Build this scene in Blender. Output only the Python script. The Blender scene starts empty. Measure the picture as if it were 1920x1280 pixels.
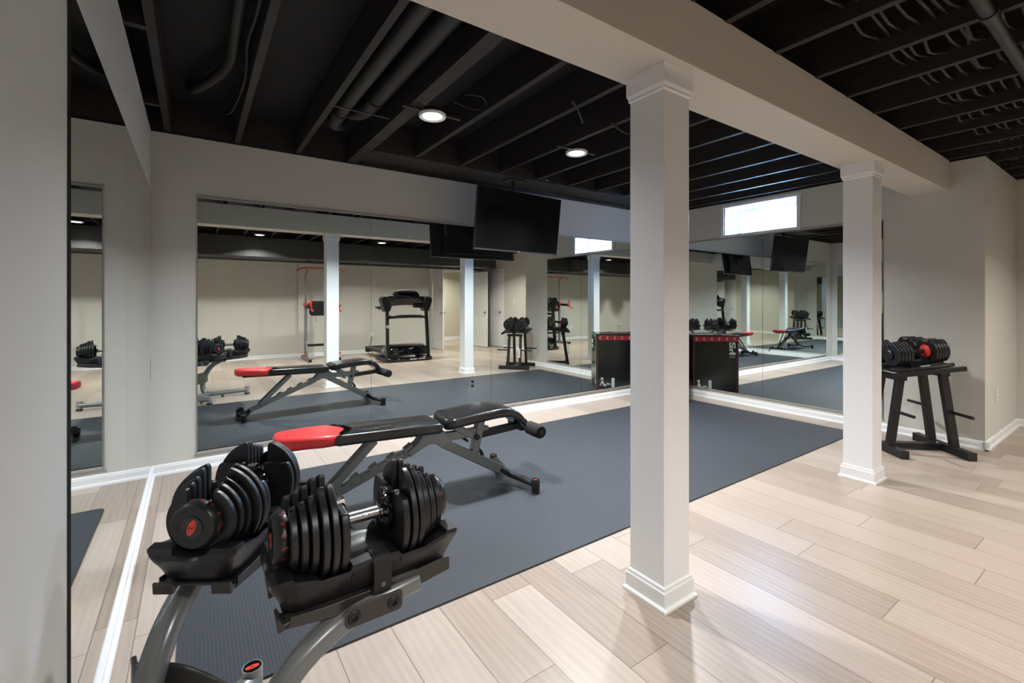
import bpy, math, random
from mathutils import Vector, Matrix
S = bpy.context.scene
COL = S.collection
PI = math.pi
rnd = random.Random(7)

# ------------------------------------------------------------------ camera
cam_d = bpy.data.cameras.new('camera')
cam = bpy.data.objects.new('camera', cam_d); COL.objects.link(cam)
FPX, HY, YAW = 860.14, 563.35, 34.691
cam_d.sensor_width = 36.0
cam_d.lens = 36.0 * FPX / 1920.0
cam_d.shift_y = -(640.0 - HY) / 1920.0
cam_d.clip_start = 0.02
cam.location = (0, 0, 1.25)
cam.rotation_euler = (PI / 2, 0, -math.radians(YAW))
S.camera = cam
# ------------------------------------------------------------------ world, exposure
W = bpy.data.worlds.new('world'); S.world = W; W.use_nodes = True
bg = W.node_tree.nodes['Background']
bg.inputs[0].default_value = (0.33, 0.58, 1.0, 1); bg.inputs[1].default_value = 200.0
S.view_settings.view_transform = 'Standard'; S.view_settings.look = 'None'
S.view_settings.exposure = 0.0; S.view_settings.gamma = 1.0
S.view_settings.use_curve_mapping = False
S.cycles.glossy_bounces = 8; S.cycles.diffuse_bounces = 2; S.cycles.max_bounces = 14
S.cycles.sample_clamp_indirect = 25.0
S.cycles.caustics_reflective = True
LAMP_W = 52.0          # one ceiling lamp
LAMPS = [(1.25, 2.70), (2.51, 2.72), (3.80, 2.72), (0.96, -1.08), (3.15, -0.96), (5.45, -0.96), (-1.35, -1.1)]
ZL = 2.425
for i, (x, y) in enumerate(LAMPS + [(6.0, -3.9)]):
    d = bpy.data.lights.new('lamp_light', 'AREA'); d.shape = 'DISK'; d.size = 0.13
    d.energy = LAMP_W if i < 3 else LAMP_W * 0.95
    if i == 7: d.energy = 45
    d.color = (0.95, 0.98, 1.0) if i < 3 else ((1.0, 0.975, 0.95) if i == 3 else (1.0, 0.955, 0.88)); d.spread = math.radians(137)
    o = bpy.data.objects.new('lamp_light', d); COL.objects.link(o); o.location = (x, y, ZL - 0.012)
# daylight guided through the basement window
d = bpy.data.lights.new('window_portal', 'AREA'); d.shape = 'RECTANGLE'; d.size = 0.84; d.size_y = 0.36
d.cycles.is_portal = True
o = bpy.data.objects.new('window_portal', d); COL.objects.link(o); o.location = (5.80, 2.78, 2.23); o.rotation_euler = (0, PI / 2, 0)
o.rotation_euler = (PI / 2, 0, PI / 2)

# ------------------------------------------------------------------ materials
def new_mat(name, col, rough=0.5, metal=0.0, spec=0.5, coat=0.0, emit=None, es=0.0):
    m = bpy.data.materials.new(name); m.use_nodes = True
    b = m.node_tree.nodes['Principled BSDF']
    b.inputs['Base Color'].default_value = (*col, 1); b.inputs['Roughness'].default_value = rough
    b.inputs['Metallic'].default_value = metal; b.inputs['Specular IOR Level'].default_value = spec
    b.inputs['Coat Weight'].default_value = coat
    if emit: b.inputs['Emission Color'].default_value = (*emit, 1); b.inputs['Emission Strength'].default_value = es
    return m
def nd(m, t, **kw):
    n = m.node_tree.nodes.new(t)
    for k, v in kw.items(): setattr(n, k, v)
    return n
def noise_mat(name, c1, c2, scale=40, rough=0.5, bump=0.0, metal=0.0, detail=3, dist=0.002, stretch=None, spec=0.5, coat=0.0):
    m = new_mat(name, c1, rough, metal, spec, coat); L = m.node_tree.links; b = m.node_tree.nodes['Principled BSDF']
    tc = nd(m, 'ShaderNodeTexCoord'); mp = nd(m, 'ShaderNodeMapping'); L.new(tc.outputs['Object'], mp.inputs[0])
    if stretch: mp.inputs['Scale'].default_value = stretch
    n = nd(m, 'ShaderNodeTexNoise'); n.inputs['Scale'].default_value = scale; n.inputs['Detail'].default_value = detail
    L.new(mp.outputs[0], n.inputs['Vector'])
    r = nd(m, 'ShaderNodeValToRGB'); r.color_ramp.elements[0].color = (*c1, 1); r.color_ramp.elements[1].color = (*c2, 1)
    r.color_ramp.elements[0].position = 0.35; r.color_ramp.elements[1].position = 0.65
    L.new(n.outputs['Fac'], r.inputs[0]); L.new(r.outputs[0], b.inputs['Base Color'])
    if bump:
        bp = nd(m, 'ShaderNodeBump'); bp.inputs['Strength'].default_value = bump; bp.inputs['Distance'].default_value = dist
        L.new(n.outputs['Fac'], bp.inputs['Height']); L.new(bp.outputs[0], b.inputs['Normal'])
    return m
WALLC = (0.62, 0.60, 0.55)
M_WALL = noise_mat('wall_paint', WALLC, tuple(c * 1.03 for c in WALLC), 180, 0.55, 0.05, spec=0.3)
M_HALL = noise_mat('hall_paint', (0.60, 0.56, 0.46), (0.61, 0.57, 0.47), 180, 0.55, 0.05, spec=0.3)
M_BEAM = noise_mat('beam_paint', (0.60, 0.555, 0.48), (0.62, 0.57, 0.50), 120, 0.55, 0.05, spec=0.3)
M_TRIM = noise_mat('white_trim_paint', (0.83, 0.83, 0.83), (0.85, 0.85, 0.85), 60, 0.28, 0.02)
M_COLM = noise_mat('column_paint', (0.84, 0.84, 0.85), (0.86, 0.86, 0.87), 60, 0.32, 0.02)
M_JOIST = noise_mat('dark_painted_lumber', (0.013, 0.011, 0.010), (0.024, 0.0195, 0.017), 9, 0.6, 0.3, stretch=(4, 0.6, 4))
M_PLY = noise_mat('dark_painted_plywood', (0.002, 0.002, 0.002), (0.009, 0.0075, 0.006), 7, 0.7, 0.3, stretch=(1, 7, 1))
M_DUCT = noise_mat('dark_painted_duct', (0.045, 0.044, 0.043), (0.052, 0.051, 0.050), 8, 0.42, 0.1)
M_PIPE = new_mat('dark_painted_pipe', (0.019, 0.017, 0.016), 0.45)
M_WIRE = new_mat('dark_painted_cable', (0.020, 0.017, 0.015), 0.5)
M_NUM = new_mat('dim_red_numbers', (0.36, 0.035, 0.025), 0.4)
M_MIRROR = new_mat('mirror_glass', (0.80, 0.845, 0.82), 0.0, 1.0)
M_MEDGE = new_mat('mirror_edge', (0.006, 0.008, 0.008), 0.15)
M_RAIL = new_mat('mirror_channel', (0.40, 0.39, 0.37), 0.6, 0.3)
M_BLACK = noise_mat('black_plastic', (0.008, 0.008, 0.009), (0.013, 0.013, 0.014), 60, 0.38, 0.08)
M_PLATE = noise_mat('moulded_black_plate', (0.010, 0.0105, 0.0115), (0.015, 0.0155, 0.0165), 90, 0.36, 0.10)
M_GLOSS = new_mat('gloss_black', (0.006, 0.006, 0.007), 0.08, coat=0.5)
M_RUBBER = new_mat('black_rubber', (0.012, 0.012, 0.012), 0.7)
M_FOAM = noise_mat('black_foam', (0.007, 0.007, 0.007), (0.012, 0.012, 0.012), 200, 0.9, 0.3)
M_RED = new_mat('red_vinyl', (0.70, 0.035, 0.038), 0.33, coat=0.15)
M_REDP = new_mat('red_plastic', (0.65, 0.045, 0.035), 0.4)
M_REDL = new_mat('red_print', (0.75, 0.06, 0.03), 0.35)
M_REDD = new_mat('dark_red_print', (0.30, 0.012, 0.025), 0.4)
M_REDB = new_mat('band_red_print', (0.42, 0.015, 0.03), 0.35)
M_VINYL = noise_mat('black_vinyl', (0.008, 0.008, 0.009), (0.012, 0.012, 0.013), 35, 0.25, 0.25, dist=0.004, coat=0.2)
M_STEEL = new_mat('grey_painted_steel', (0.185, 0.195, 0.195), 0.27, 0.25)
M_TAUPE = new_mat('dark_taupe_steel', (0.050, 0.047, 0.043), 0.32, 0.3)
M_BSTEEL = new_mat('black_painted_steel', (0.010, 0.010, 0.011), 0.42, 0.1)
M_CHROME = new_mat('chrome', (0.75, 0.75, 0.76), 0.12, 1.0)
M_KNURL = noise_mat('knurled_steel', (0.35, 0.35, 0.36), (0.6, 0.6, 0.6), 250, 0.3, 0.4, metal=1.0)
M_WHITE = new_mat('white_plastic', (0.80, 0.80, 0.79), 0.35)
M_PRINT = new_mat('white_print', (0.72, 0.76, 0.78), 0.45)
M_GREEN = new_mat('green_print', (0.10, 0.55, 0.14), 0.4)
M_TEAL = new_mat('teal_tape', (0.05, 0.25, 0.21), 0.5)
M_SLOT = new_mat('socket_black', (0.01, 0.01, 0.01), 0.4)
M_LENS = new_mat('lamp_lens', (1, 1, 1), 0.4, emit=(1.0, 0.98, 0.96), es=14.0)
M_SCREEN = new_mat('tv_screen', (0.003, 0.0035, 0.004), 0.10, spec=0.12)
M_BRASS = new_mat('satin_nickel', (0.45, 0.42, 0.38), 0.3, 1.0)
M_GREY = new_mat('grey_plastic', (0.10, 0.10, 0.105), 0.4)
M_BLUE = new_mat('blue_plastic', (0.01, 0.03, 0.20), 0.35)
M_SILVER = new_mat('silver_plastic', (0.45, 0.47, 0.48), 0.22, 0.6)
# window glass
M_GLASS = bpy.data.materials.new('window_glass'); M_GLASS.use_nodes = True
_t = M_GLASS.node_tree; _t.nodes.clear()
_o = _t.nodes.new('ShaderNodeOutputMaterial'); _m = _t.nodes.new('ShaderNodeMixShader'); _a = _t.nodes.new('ShaderNodeBsdfTransparent')
_g = _t.nodes.new('ShaderNodeBsdfGlossy'); _g.inputs['Roughness'].default_value = 0.02; _m.inputs[0].default_value = 0.08
_t.links.new(_a.outputs[0], _m.inputs[1]); _t.links.new(_g.outputs[0], _m.inputs[2]); _t.links.new(_m.outputs[0], _o.inputs[0])

# floor planks: run along Y, 0.2 wide, staggered lengths
def plank_mat():
    m = new_mat('oak_plank_floor', (0.5, 0.4, 0.3), 0.33, spec=0.4); T = m.node_tree; L = T.links; b = T.nodes['Principled BSDF']
    def mth(op, a, bb=None, c=None):
        n = T.nodes.new('ShaderNodeMath'); n.operation = op
        for i, v in enumerate((a, bb, c)):
            if v is None: continue
            if isinstance(v, (int, float)): n.inputs[i].default_value = v
            else: L.new(v, n.inputs[i])
        return n.outputs[0]
    tc = nd(m, 'ShaderNodeTexCoord'); sp = nd(m, 'ShaderNodeSeparateXYZ'); L.new(tc.outputs['Object'], sp.inputs[0])
    u = mth('DIVIDE', mth('SUBTRACT', sp.outputs[0], 0.017), 0.2005); col = mth('FLOOR', u); fu = mth('FRACT', u)
    wn = nd(m, 'ShaderNodeTexWhiteNoise', noise_dimensions='1D'); L.new(col, wn.inputs['W'])
    v = mth('DIVIDE', mth('ADD', sp.outputs[1], mth('MULTIPLY', wn.outputs['Value'], 1.5)), 1.22); row = mth('FLOOR', v); fv = mth('FRACT', v)
    cb = nd(m, 'ShaderNodeCombineXYZ'); L.new(col, cb.inputs[0]); L.new(row, cb.inputs[1])
    w2 = nd(m, 'ShaderNodeTexWhiteNoise', noise_dimensions='3D'); L.new(cb.outputs[0], w2.inputs['Vector'])
    # grain coordinates: offset per plank, stretched along Y
    gx = mth('ADD', mth('MULTIPLY', sp.outputs[0], 26), mth('MULTIPLY', w2.outputs['Value'], 90))
    gy = mth('ADD', mth('MULTIPLY', sp.outputs[1], 2.2), mth('MULTIPLY', w2.outputs['Value'], 37))
    gc = nd(m, 'ShaderNodeCombineXYZ'); L.new(gx, gc.inputs[0]); L.new(gy, gc.inputs[1])
    n1 = nd(m, 'ShaderNodeTexNoise'); n1.inputs['Scale'].default_value = 1.0; n1.inputs['Detail'].default_value = 6; n1.inputs['Roughness'].default_value = 0.6; n1.inputs['Distortion'].default_value = 0.8
    L.new(gc.outputs[0], n1.inputs['Vector'])
    gc2 = nd(m, 'ShaderNodeCombineXYZ'); L.new(mth('MULTIPLY', gx, 0.35), gc2.inputs[0]); L.new(mth('MULTIPLY', gy, 0.6), gc2.inputs[1])
    wv = nd(m, 'ShaderNodeTexWave', wave_type='BANDS', bands_direction='X'); wv.inputs['Scale'].default_value = 1.1; wv.inputs['Distortion'].default_value = 9; wv.inputs['Detail'].default_value = 2; wv.inputs['Detail Scale'].default_value = 0.7
    L.new(gc2.outputs[0], wv.inputs['Vector'])
    g = mth('ADD', mth('MULTIPLY', n1.outputs['Fac'], 0.6), mth('MULTIPLY', wv.outputs['Fac'], 0.16))
    t = mth('ADD', mth('MULTIPLY', w2.outputs['Value'], 0.50), mth('MULTIPLY', g, 0.62)); t = mth('ADD', t, 0.07)
    r = nd(m, 'ShaderNodeValToRGB'); e = r.color_ramp.elements
    e[0].position = 0.10; e[0].color = (0.255, 0.195, 0.155, 1); e[1].position = 0.95; e[1].color = (0.50, 0.42, 0.365, 1)
    k = r.color_ramp.elements.new(0.5); k.color = (0.39, 0.315, 0.262, 1)
    L.new(t, r.inputs[0])
    # seams
    su = mth('MINIMUM', fu, mth('SUBTRACT', 1, fu)); sv = mth('MINIMUM', fv, mth('SUBTRACT', 1, fv))
    lu = mth('LESS_THAN', su, 0.008); lv = mth('LESS_THAN', sv, 0.0013); se = mth('MAXIMUM', lu, lv)
    mx = nd(m, 'ShaderNodeMix', data_type='RGBA'); L.new(mth('MULTIPLY', se, 0.72), mx.inputs[0]); L.new(r.outputs[0], mx.inputs[6]); mx.inputs[7].default_value = (0.10, 0.06, 0.04, 1)
    L.new(mx.outputs[2], b.inputs['Base Color'])
    bp = nd(m, 'ShaderNodeBump'); bp.inputs['Strength'].default_value = 0.25; bp.inputs['Distance'].default_value = 0.0008
    L.new(mth('SUBTRACT', n1.outputs['Fac'], mth('MULTIPLY', se, 2)), bp.inputs['Height']); L.new(bp.outputs[0], b.inputs['Normal'])
    L.new(mth('ADD', 0.26, mth('MULTIPLY', n1.outputs['Fac'], 0.14)), b.inputs['Roughness'])
    return m
M_FLOOR = plank_mat()
def mat_mat():
    m = noise_mat('rubber_gym_mat', (0.030, 0.034, 0.042), (0.044, 0.049, 0.059), 420, 0.55, 0.0, spec=0.32)
    L = m.node_tree.links; b = m.node_tree.nodes['Principled BSDF']
    tc = nd(m, 'ShaderNodeTexCoord'); wv = nd(m, 'ShaderNodeTexWave', wave_type='BANDS', bands_direction='X'); wv.inputs['Scale'].default_value = 26; wv.inputs['Distortion'].default_value = 0.4
    L.new(tc.outputs['Object'], wv.inputs['Vector']); bp = nd(m, 'ShaderNodeBump'); bp.inputs['Strength'].default_value = 0.35; bp.inputs['Distance'].default_value = 0.001
    L.new(wv.outputs['Fac'], bp.inputs['Height']); L.new(bp.outputs[0], b.inputs['Normal'])
    return m
M_MAT = mat_mat()

# ------------------------------------------------------------------ mesh builder
class MB:
    def __init__(s): s.v = []; s.f = []
    def add(s, vs, fs, mat=None):
        o = len(s.v)
        for p in vs: s.v.append(tuple(mat @ Vector(p)) if mat is not None else tuple(p))
        s.f += [tuple(i + o for i in f) for f in fs]
        return s
    def box(s, p0, p1, mat=None):
        x0, y0, z0 = p0; x1, y1, z1 = p1
        vs = [(x, y, z) for x in (x0, x1) for y in (y0, y1) for z in (z0, z1)]
        return s.add(vs, [(0, 1, 3, 2), (4, 6, 7, 5), (0, 4, 5, 1), (2, 3, 7, 6), (0, 2, 6, 4), (1, 5, 7, 3)], mat)
    def bar(s, a, b, w, h, up=(0, 0, 1)):
        """rectangular bar from a to b, w across, h along 'up'"""
        a = Vector(a); b = Vector(b); d = (b - a); L = d.length; d.normalize(); u = Vector(up); x = d.cross(u).normalized(); u = x.cross(d)
        m = Matrix((( d.x, x.x, u.x, a.x), (d.y, x.y, u.y, a.y), (d.z, x.z, u.z, a.z), (0, 0, 0, 1)))
        return s.box((0, -w / 2, -h / 2), (L, w / 2, h / 2), m)
    def prism(s, pts, lo, hi, axis='x', mat=None):
        """closed 2D outline extruded along an axis: x -> pts are (y,z); y -> (x,z); z -> (x,y)"""
        n = len(pts); f3 = {'x': lambda p, t: (t, p[0], p[1]), 'y': lambda p, t: (p[0], t, p[1]), 'z': lambda p, t: (p[0], p[1], t)}[axis]
        vs = [f3(p, lo) for p in pts] + [f3(p, hi) for p in pts]
        fs = [tuple(range(n))[::-1], tuple(range(n, 2 * n))] + [(i, (i + 1) % n, n + (i + 1) % n, n + i) for i in range(n)]
        return s.add(vs, fs, mat)
    def loft(s, rings, cap=True, closed=True):
        n = len(rings[0]); vs = [p for r in rings for p in r]; fs = []
        for k in range(len(rings) - 1):
            for i in range(n if closed else n - 1):
                j = (i + 1) % n; fs.append((k * n + i, k * n + j, (k + 1) * n + j, (k + 1) * n + i))
        if cap: fs += [tuple(range(n))[::-1], tuple(range((len(rings) - 1) * n, len(rings) * n))]
        return s.add(vs, fs)
    def tube(s, path, r, seg=12, side=None, smooth=0, cap=True):
        P = [Vector(p) for p in path]
        if smooth: P = spline(P, smooth)
        ra, rb = r if isinstance(r, tuple) else (r, r)
        rings = []; prev = None
        for i, p in enumerate(P):
            t = (P[min(i + 1, len(P) - 1)] - P[max(i - 1, 0)]).normalized()
            if side is not None: n = Vector(side); n = (n - t * n.dot(t)).normalized()
            elif prev is None:
                n = Vector((0, 0, 1)) if abs(t.z) < 0.9 else Vector((1, 0, 0)); n = (n - t * n.dot(t)).normalized()
            else: n = (prev - t * prev.dot(t)).normalized()
            prev = n; bnm = t.cross(n)
            rings.append([tuple(p + n * (ra * math.cos(2 * PI * k / seg)) + bnm * (rb * math.sin(2 * PI * k / seg))) for k in range(seg)])
        return s.loft(rings, cap)
    def rod(s, a, b, r, seg=16): return s.tube([a, b], r, seg)
    def lathe(s, prof, origin=(0, 0, 0), axis='z', seg=28, mat=None, cap=True):
        """prof: (radius, height) list revolved about an axis"""
        rings = []
        for (r, h) in prof:
            ring = []
            for k in range(seg):
                c, q = r * math.cos(2 * PI * k / seg), r * math.sin(2 * PI * k / seg)
                p = {'z': (c, q, h), 'x': (h, c, q), 'y': (q, h, c)}[axis]
                p = (p[0] + origin[0], p[1] + origin[1], p[2] + origin[2])
                ring.append(tuple(mat @ Vector(p)) if mat is not None else p)
            rings.append(ring)
        return s.loft(rings, cap)
    def text(s, body, size, mat, extrude=0.0006, bold=0.0):
        cu = bpy.data.curves.new('tmp', 'FONT'); cu.body = body; cu.size = size; cu.extrude = extrude; cu.offset = bold
        cu.align_x = 'CENTER'; cu.align_y = 'CENTER'; cu.resolution_u = 3
        o = bpy.data.objects.new('tmp', cu); COL.objects.link(o)
        bpy.context.view_layer.update()
        me = bpy.data.meshes.new_from_object(o.evaluated_get(bpy.context.evaluated_depsgraph_get()))
        s.add([tuple(v.co) for v in me.vertices], [tuple(p.vertices) for p in me.polygons], mat)
        bpy.data.objects.remove(o); bpy.data.curves.remove(cu); bpy.data.meshes.remove(me)
        return s
    def build(s, name, mat, parent=None, bevel=0.0, seg=2, angle=35, sub=0, **props):
        me = bpy.data.meshes.new(name); me.from_pydata(s.v, [], s.f); me.validate(); me.update()
        import bmesh
        bm = bmesh.new(); bm.from_mesh(me); bmesh.ops.recalc_face_normals(bm, faces=bm.faces); bm.to_mesh(me); bm.free()
        for p in me.polygons: p.use_smooth = True
        me.set_sharp_from_angle(angle=math.radians(angle))
        for mm in (mat if isinstance(mat, (list, tuple)) else [mat]): me.materials.append(mm)
        o = bpy.data.objects.new(name, me); COL.objects.link(o)
        if parent: o.parent = parent
        if bevel:
            md = o.modifiers.new('bevel', 'BEVEL'); md.width = bevel; md.segments = seg; md.limit_method = 'ANGLE'; md.angle_limit = math.radians(40)
            md.harden_normals = False
        if sub:
            md = o.modifiers.new('sub', 'SUBSURF'); md.levels = sub; md.render_levels = sub
        for k, v in props.items(): o[k] = v
        return o
def spline(P, n):
    out = []
    for i in range(len(P) - 1):
        p0 = P[max(i - 1, 0)]; p1 = P[i]; p2 = P[i + 1]; p3 = P[min(i + 2, len(P) - 1)]
        for k in range(n):
            t = k / n
            out.append(0.5 * ((2 * p1) + (-p0 + p2) * t + (2 * p0 - 5 * p1 + 4 * p2 - p3) * t * t + (-p0 + 3 * p1 - 3 * p2 + p3) * t ** 3))
    out.append(P[-1]); return out
def thing(name, label, cat, loc=(0, 0, 0), rz=0.0, group=None, rot=None):
    o = bpy.data.objects.new(name, None); COL.objects.link(o); o.location = loc; o.rotation_euler = rot if rot else (0, 0, rz)
    o.empty_display_size = 0.1; o['label'] = label; o['category'] = cat
    if group: o['group'] = group
    return o
def tag(o, label, cat, group=None):
    o['label'] = label; o['category'] = cat
    if group: o['group'] = group
    return o
def struct(mb, name, mat, label=None, cat=None, **kw):
    o = mb.build(name, mat, **kw); o['kind'] = 'structure'
    if label: o['label'] = label; o['category'] = cat
    return o
def copy_tree(o, parent=None):
    c = o.copy(); COL.objects.link(c); c.parent = parent
    for ch in list(o.children): copy_tree(ch, c)
    return c
def circ(r, n=32, a0=0.0, a1=2 * PI, cx=0, cy=0): return [(cx + r * math.cos(a0 + (a1 - a0) * k / n), cy + r * math.sin(a0 + (a1 - a0) * k / n)) for k in range(n)]
def oval(x0, x1, y0, y1, r, n=6):
    pts = []
    for cx, cy, a in ((x1 - r, y0 + r, -PI / 2), (x1 - r, y1 - r, 0), (x0 + r, y1 - r, PI / 2), (x0 + r, y0 + r, PI)):
        pts += [(cx + r * math.cos(a + PI / 2 * k / n), cy + r * math.sin(a + PI / 2 * k / n)) for k in range(n + 1)]
    return pts

# ------------------------------------------------------------------ the room
XL, YB, XR, YC, XR2, ZT = -0.255, 4.146, 5.432, 0.902, 6.778, 2.459
YF1, YF2, XLL, ZC = -2.88, -2.80, -4.2, 2.70        # far wall (left / right of the jog), far left wall, subfloor
T = 0.12
struct(MB().box((XLL - .2, -5.2, -.1), (7.6, YB + .2, 0)), 'floor', M_FLOOR, 'pale oak plank floor of the whole basement', 'floor')
struct(MB().box((XLL - .45, -5.45, ZC), (7.85, YC + T, ZC + .05)).box((XLL - .45, YC + T, ZC), (XR + .42, YB + .5, ZC + .05)), 'ceiling', M_PLY, 'black painted plywood subfloor overhead', 'ceiling')
struct(MB().box((XL - T, YB, 0), (XR + T, YB + T, ZT)), 'wall_back', M_WALL, 'greige wall behind the bench and the television', 'wall')
struct(MB().box((XL - T, 0.5, 0), (XL, YB, ZT)), 'wall_left', M_WALL, 'greige wall on the left with a tall mirror', 'wall')
# right wall with window opening y 2.35..3.205, z 2.05..2.405
wy0, wy1, wz0, wz1 = 2.355, 3.190, 2.058, 2.400
mb = MB(); t2 = XR + 0.42
mb.box((XR, YC, 0), (t2, YB, wz0)); mb.box((XR, YC, wz0), (t2, wy0, wz1)); mb.box((XR, wy1, wz0), (t2, YB, wz1)); mb.box((XR, YC, wz1), (t2, YB, ZT))
mb.box((t2, YC, 0), (XR2 + T, YC + T, ZT))
struct(mb, 'wall_right', M_WALL, 'greige wall on the right with the small high window', 'wall')
struct(MB().box((XR2, YF2 - T, 0), (XR2 + T, YC, ZT)), 'wall_far_right', M_WALL, 'greige wall with a closed white door', 'wall')
DX0, DX1, DZ = 5.12, 6.36, 2.04
mb = MB(); mb.box((1.90, YF2 - T, 0), (DX0, YF2, ZT)); mb.box((DX1, YF2 - T, 0), (XR2, YF2, ZT)); mb.box((DX0, YF2 - T, DZ), (DX1, YF2, ZT))
mb.box((XLL, YF1 - T, 0), (1.90, YF1, ZT))
struct(mb, 'wall_front', M_WALL, 'greige wall behind the treadmill, with a double doorway', 'wall')
struct(MB().box((XLL - T, YF1, 0), (XLL, 0.5, ZT)).box((XLL, 0.5, 0), (XL, 0.5 + T, ZT)), 'wall_far_left', M_WALL, 'greige wall far off to the left', 'wall')
# hall beyond the doorway
mb = MB(); mb.box((4.2, -4.85 - T, 0), (7.5, -4.85, ZT)); mb.box((4.2 - T, -4.85, 0), (4.2, YF2 - T, ZT)); mb.box((7.3, -4.85, 0), (7.3 + T, YF2 - T, ZT)); mb.box((XR2 + T, YF2 - 2 * T, 0), (7.3, YF2 - T, ZT))
struct(mb, 'wall_hall', M_HALL, 'cream wall of the room beyond the open double doors', 'wall')
struct(MB().box((4.2, -4.85, 2.44), (7.3, YF2 - T, 2.47)), 'ceiling_hall', M_TRIM)
# rim boards closing the joist space above the walls
mb = MB(); mb.box((XL - T, YB + .02, ZT), (XR + .5, YB + T, ZC)); mb.box((XL - T, 0.5, ZT), (XL - .02, YB + T, ZC)); mb.box((XR + .02, YC, ZT), (XR + T, YB + T, ZC))
mb.box((XR + T, YC + .02, ZT), (XR2 + T, YC + T, ZC)); mb.box((XR2 + .02, YF2 - T, ZT), (XR2 + T, YC + T, ZC)); mb.box((XLL - T, YF1 - T, ZT), (XR2 + T, YF1 - .02, ZC))
mb.box((XLL - T, YF1, ZT), (XLL - .02, 0.7, ZC)); mb.box((XLL, .52, ZT), (XL, .64, ZC))
struct(mb, 'trim_1', M_JOIST, 'black rim boards above the walls', 'rim boards')
# unseen outer shell, added so that daylight only enters by the window
mb = MB(); mb.box((XLL - .4, -5.4, -.12), (XLL - .3, 4.6, 2.9)); mb.box((XLL - .4, 4.5, -.12), (XR + .40, 4.6, 2.9)); mb.box((7.7, -5.4, -.12), (7.8, 1.1, 2.9)); mb.box((XLL - .4, -5.4, -.12), (7.8, -5.3, 2.9))
struct(mb, 'daylight_blocker', M_JOIST)

def base_run(mb, pts, h=0.073, t=0.014, q=0.012):
    """baseboard along a polyline; room lies to the left of the travel direction"""
    for (a, b) in zip(pts[:-1], pts[1:]):
        a = Vector((*a, 0)); b = Vector((*b, 0)); d = (b - a).normalized(); n = Vector((-d.y, d.x, 0))
        prof = [(0, 0), (t + q, 0), (t + q, .010), (t + q * .6, .018), (t, .020), (t, h - .018), (t * .72, h - .015), (t * .72, h - .008), (t * .3, h), (0, h)]
        ext = 0.024
        r1 = [tuple(a - d * 0 + n * x + Vector((0, 0, z))) for x, z in prof]; r2 = [tuple(b + n * x + Vector((0, 0, z))) for x, z in prof]
        mb.loft([r1, r2])
    return mb
e = 0.026
struct(base_run(MB(), [(XR, YB), (XL, YB)]), 'baseboard_back', M_TRIM)
struct(base_run(MB(), [(XL, YB), (XL, 0.5)]), 'baseboard_left', M_TRIM)
struct(base_run(MB(), [(XR, YC - e), (XR, YB)]), 'baseboard_right', M_TRIM)
struct(base_run(MB(), [(XR2, YC), (XR - e, YC)]), 'baseboard_right_return', M_TRIM)
struct(base_run(MB(), [(XR2, -1.90), (XR2, YC)]), 'baseboard_far_right', M_TRIM)
struct(base_run(MB(), [(1.90, YF2), (DX0 - .07, YF2)]).box((1.886, YF1, 0), (1.90, YF2, .073)), 'baseboard_front', M_TRIM)
struct(base_run(MB(), [(XLL, YF1), (1.90, YF1)]), 'baseboard_front_left', M_TRIM)
struct(base_run(MB(), [(XLL, 0.5), (XLL, YF1)]), 'baseboard_far_left', M_TRIM)
struct(base_run(MB(), [(4.2, -4.85), (7.3, -4.85)], h=.10), 'baseboard_hall', M_TRIM)

# window
def frame_rect(mb, x0, x1, y0, y1, z0, z1, w):
    mb.box((x0, y0, z0), (x1, y1, z0 + w)); mb.box((x0, y0, z1 - w), (x1, y1, z1)); mb.box((x0, y0, z0 + w), (x1, y0 + w, z1 - w)); mb.box((x0, y1 - w, z0 + w), (x1, y1, z1 - w)); return mb
wr = thing('window_1', 'small high basement window with white trim and bright daylight', 'window'); wr['kind'] = 'structure'
frame_rect(MB(), XR - .014, XR + .002, wy0 - .036, wy1 + .046, wz0 - .038, wz1 + .038, .040).build('window_trim', M_TRIM, wr, bevel=.002)
mb = MB(); fr = XR + .40
mb.box((XR, wy0 - .004, wz0 - .004), (fr, wy0 + .006, wz1 + .004)); mb.box((XR, wy1 - .006, wz0 - .004), (fr, wy1 + .004, wz1 + .004)); mb.box((XR, wy0, wz0 - .006), (fr, wy1, wz0 + .006)); mb.box((XR, wy0, wz1 - .006), (fr, wy1, wz1 + .006))
mb.build('window_reveal', M_TRIM, wr)
frame_rect(MB(), XR + .30, XR + .34, wy0 + .006, wy1 - .006, wz0 + .006, wz1 - .006, .045).build('window_frame', M_TRIM, wr, bevel=.004)
MB().box((XR + .315, wy0 + .04, wz0 + .04), (XR + .321, wy1 - .04, wz1 - .04)).build('window_pane', M_GLASS, wr)
mb = MB(); mb.box((XR + .425, 1.95, 1.70), (7.0, 2.00, 2.50)).box((XR + .425, 3.55, 1.70), (7.0, 3.60, 2.50)).box((6.95, 2.00, 1.70), (7.0, 3.55, 2.50)).box((XR + .425, 1.95, 1.65), (7.0, 3.60, 1.72))
struct(mb, 'trim_4', M_TRIM, 'bright window well outside the small high window', 'window well')
for yy in (2.62, 2.98):
    MB().box((XR + .285, yy - .03, wz1 - .062), (XR + .30, yy + .03, wz1 - .040)).box((XR + .275, yy - .008, wz1 - .07), (XR + .29, yy + .008, wz1 - .045)).build('window_latch', M_WHITE, wr, bevel=.002)

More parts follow.
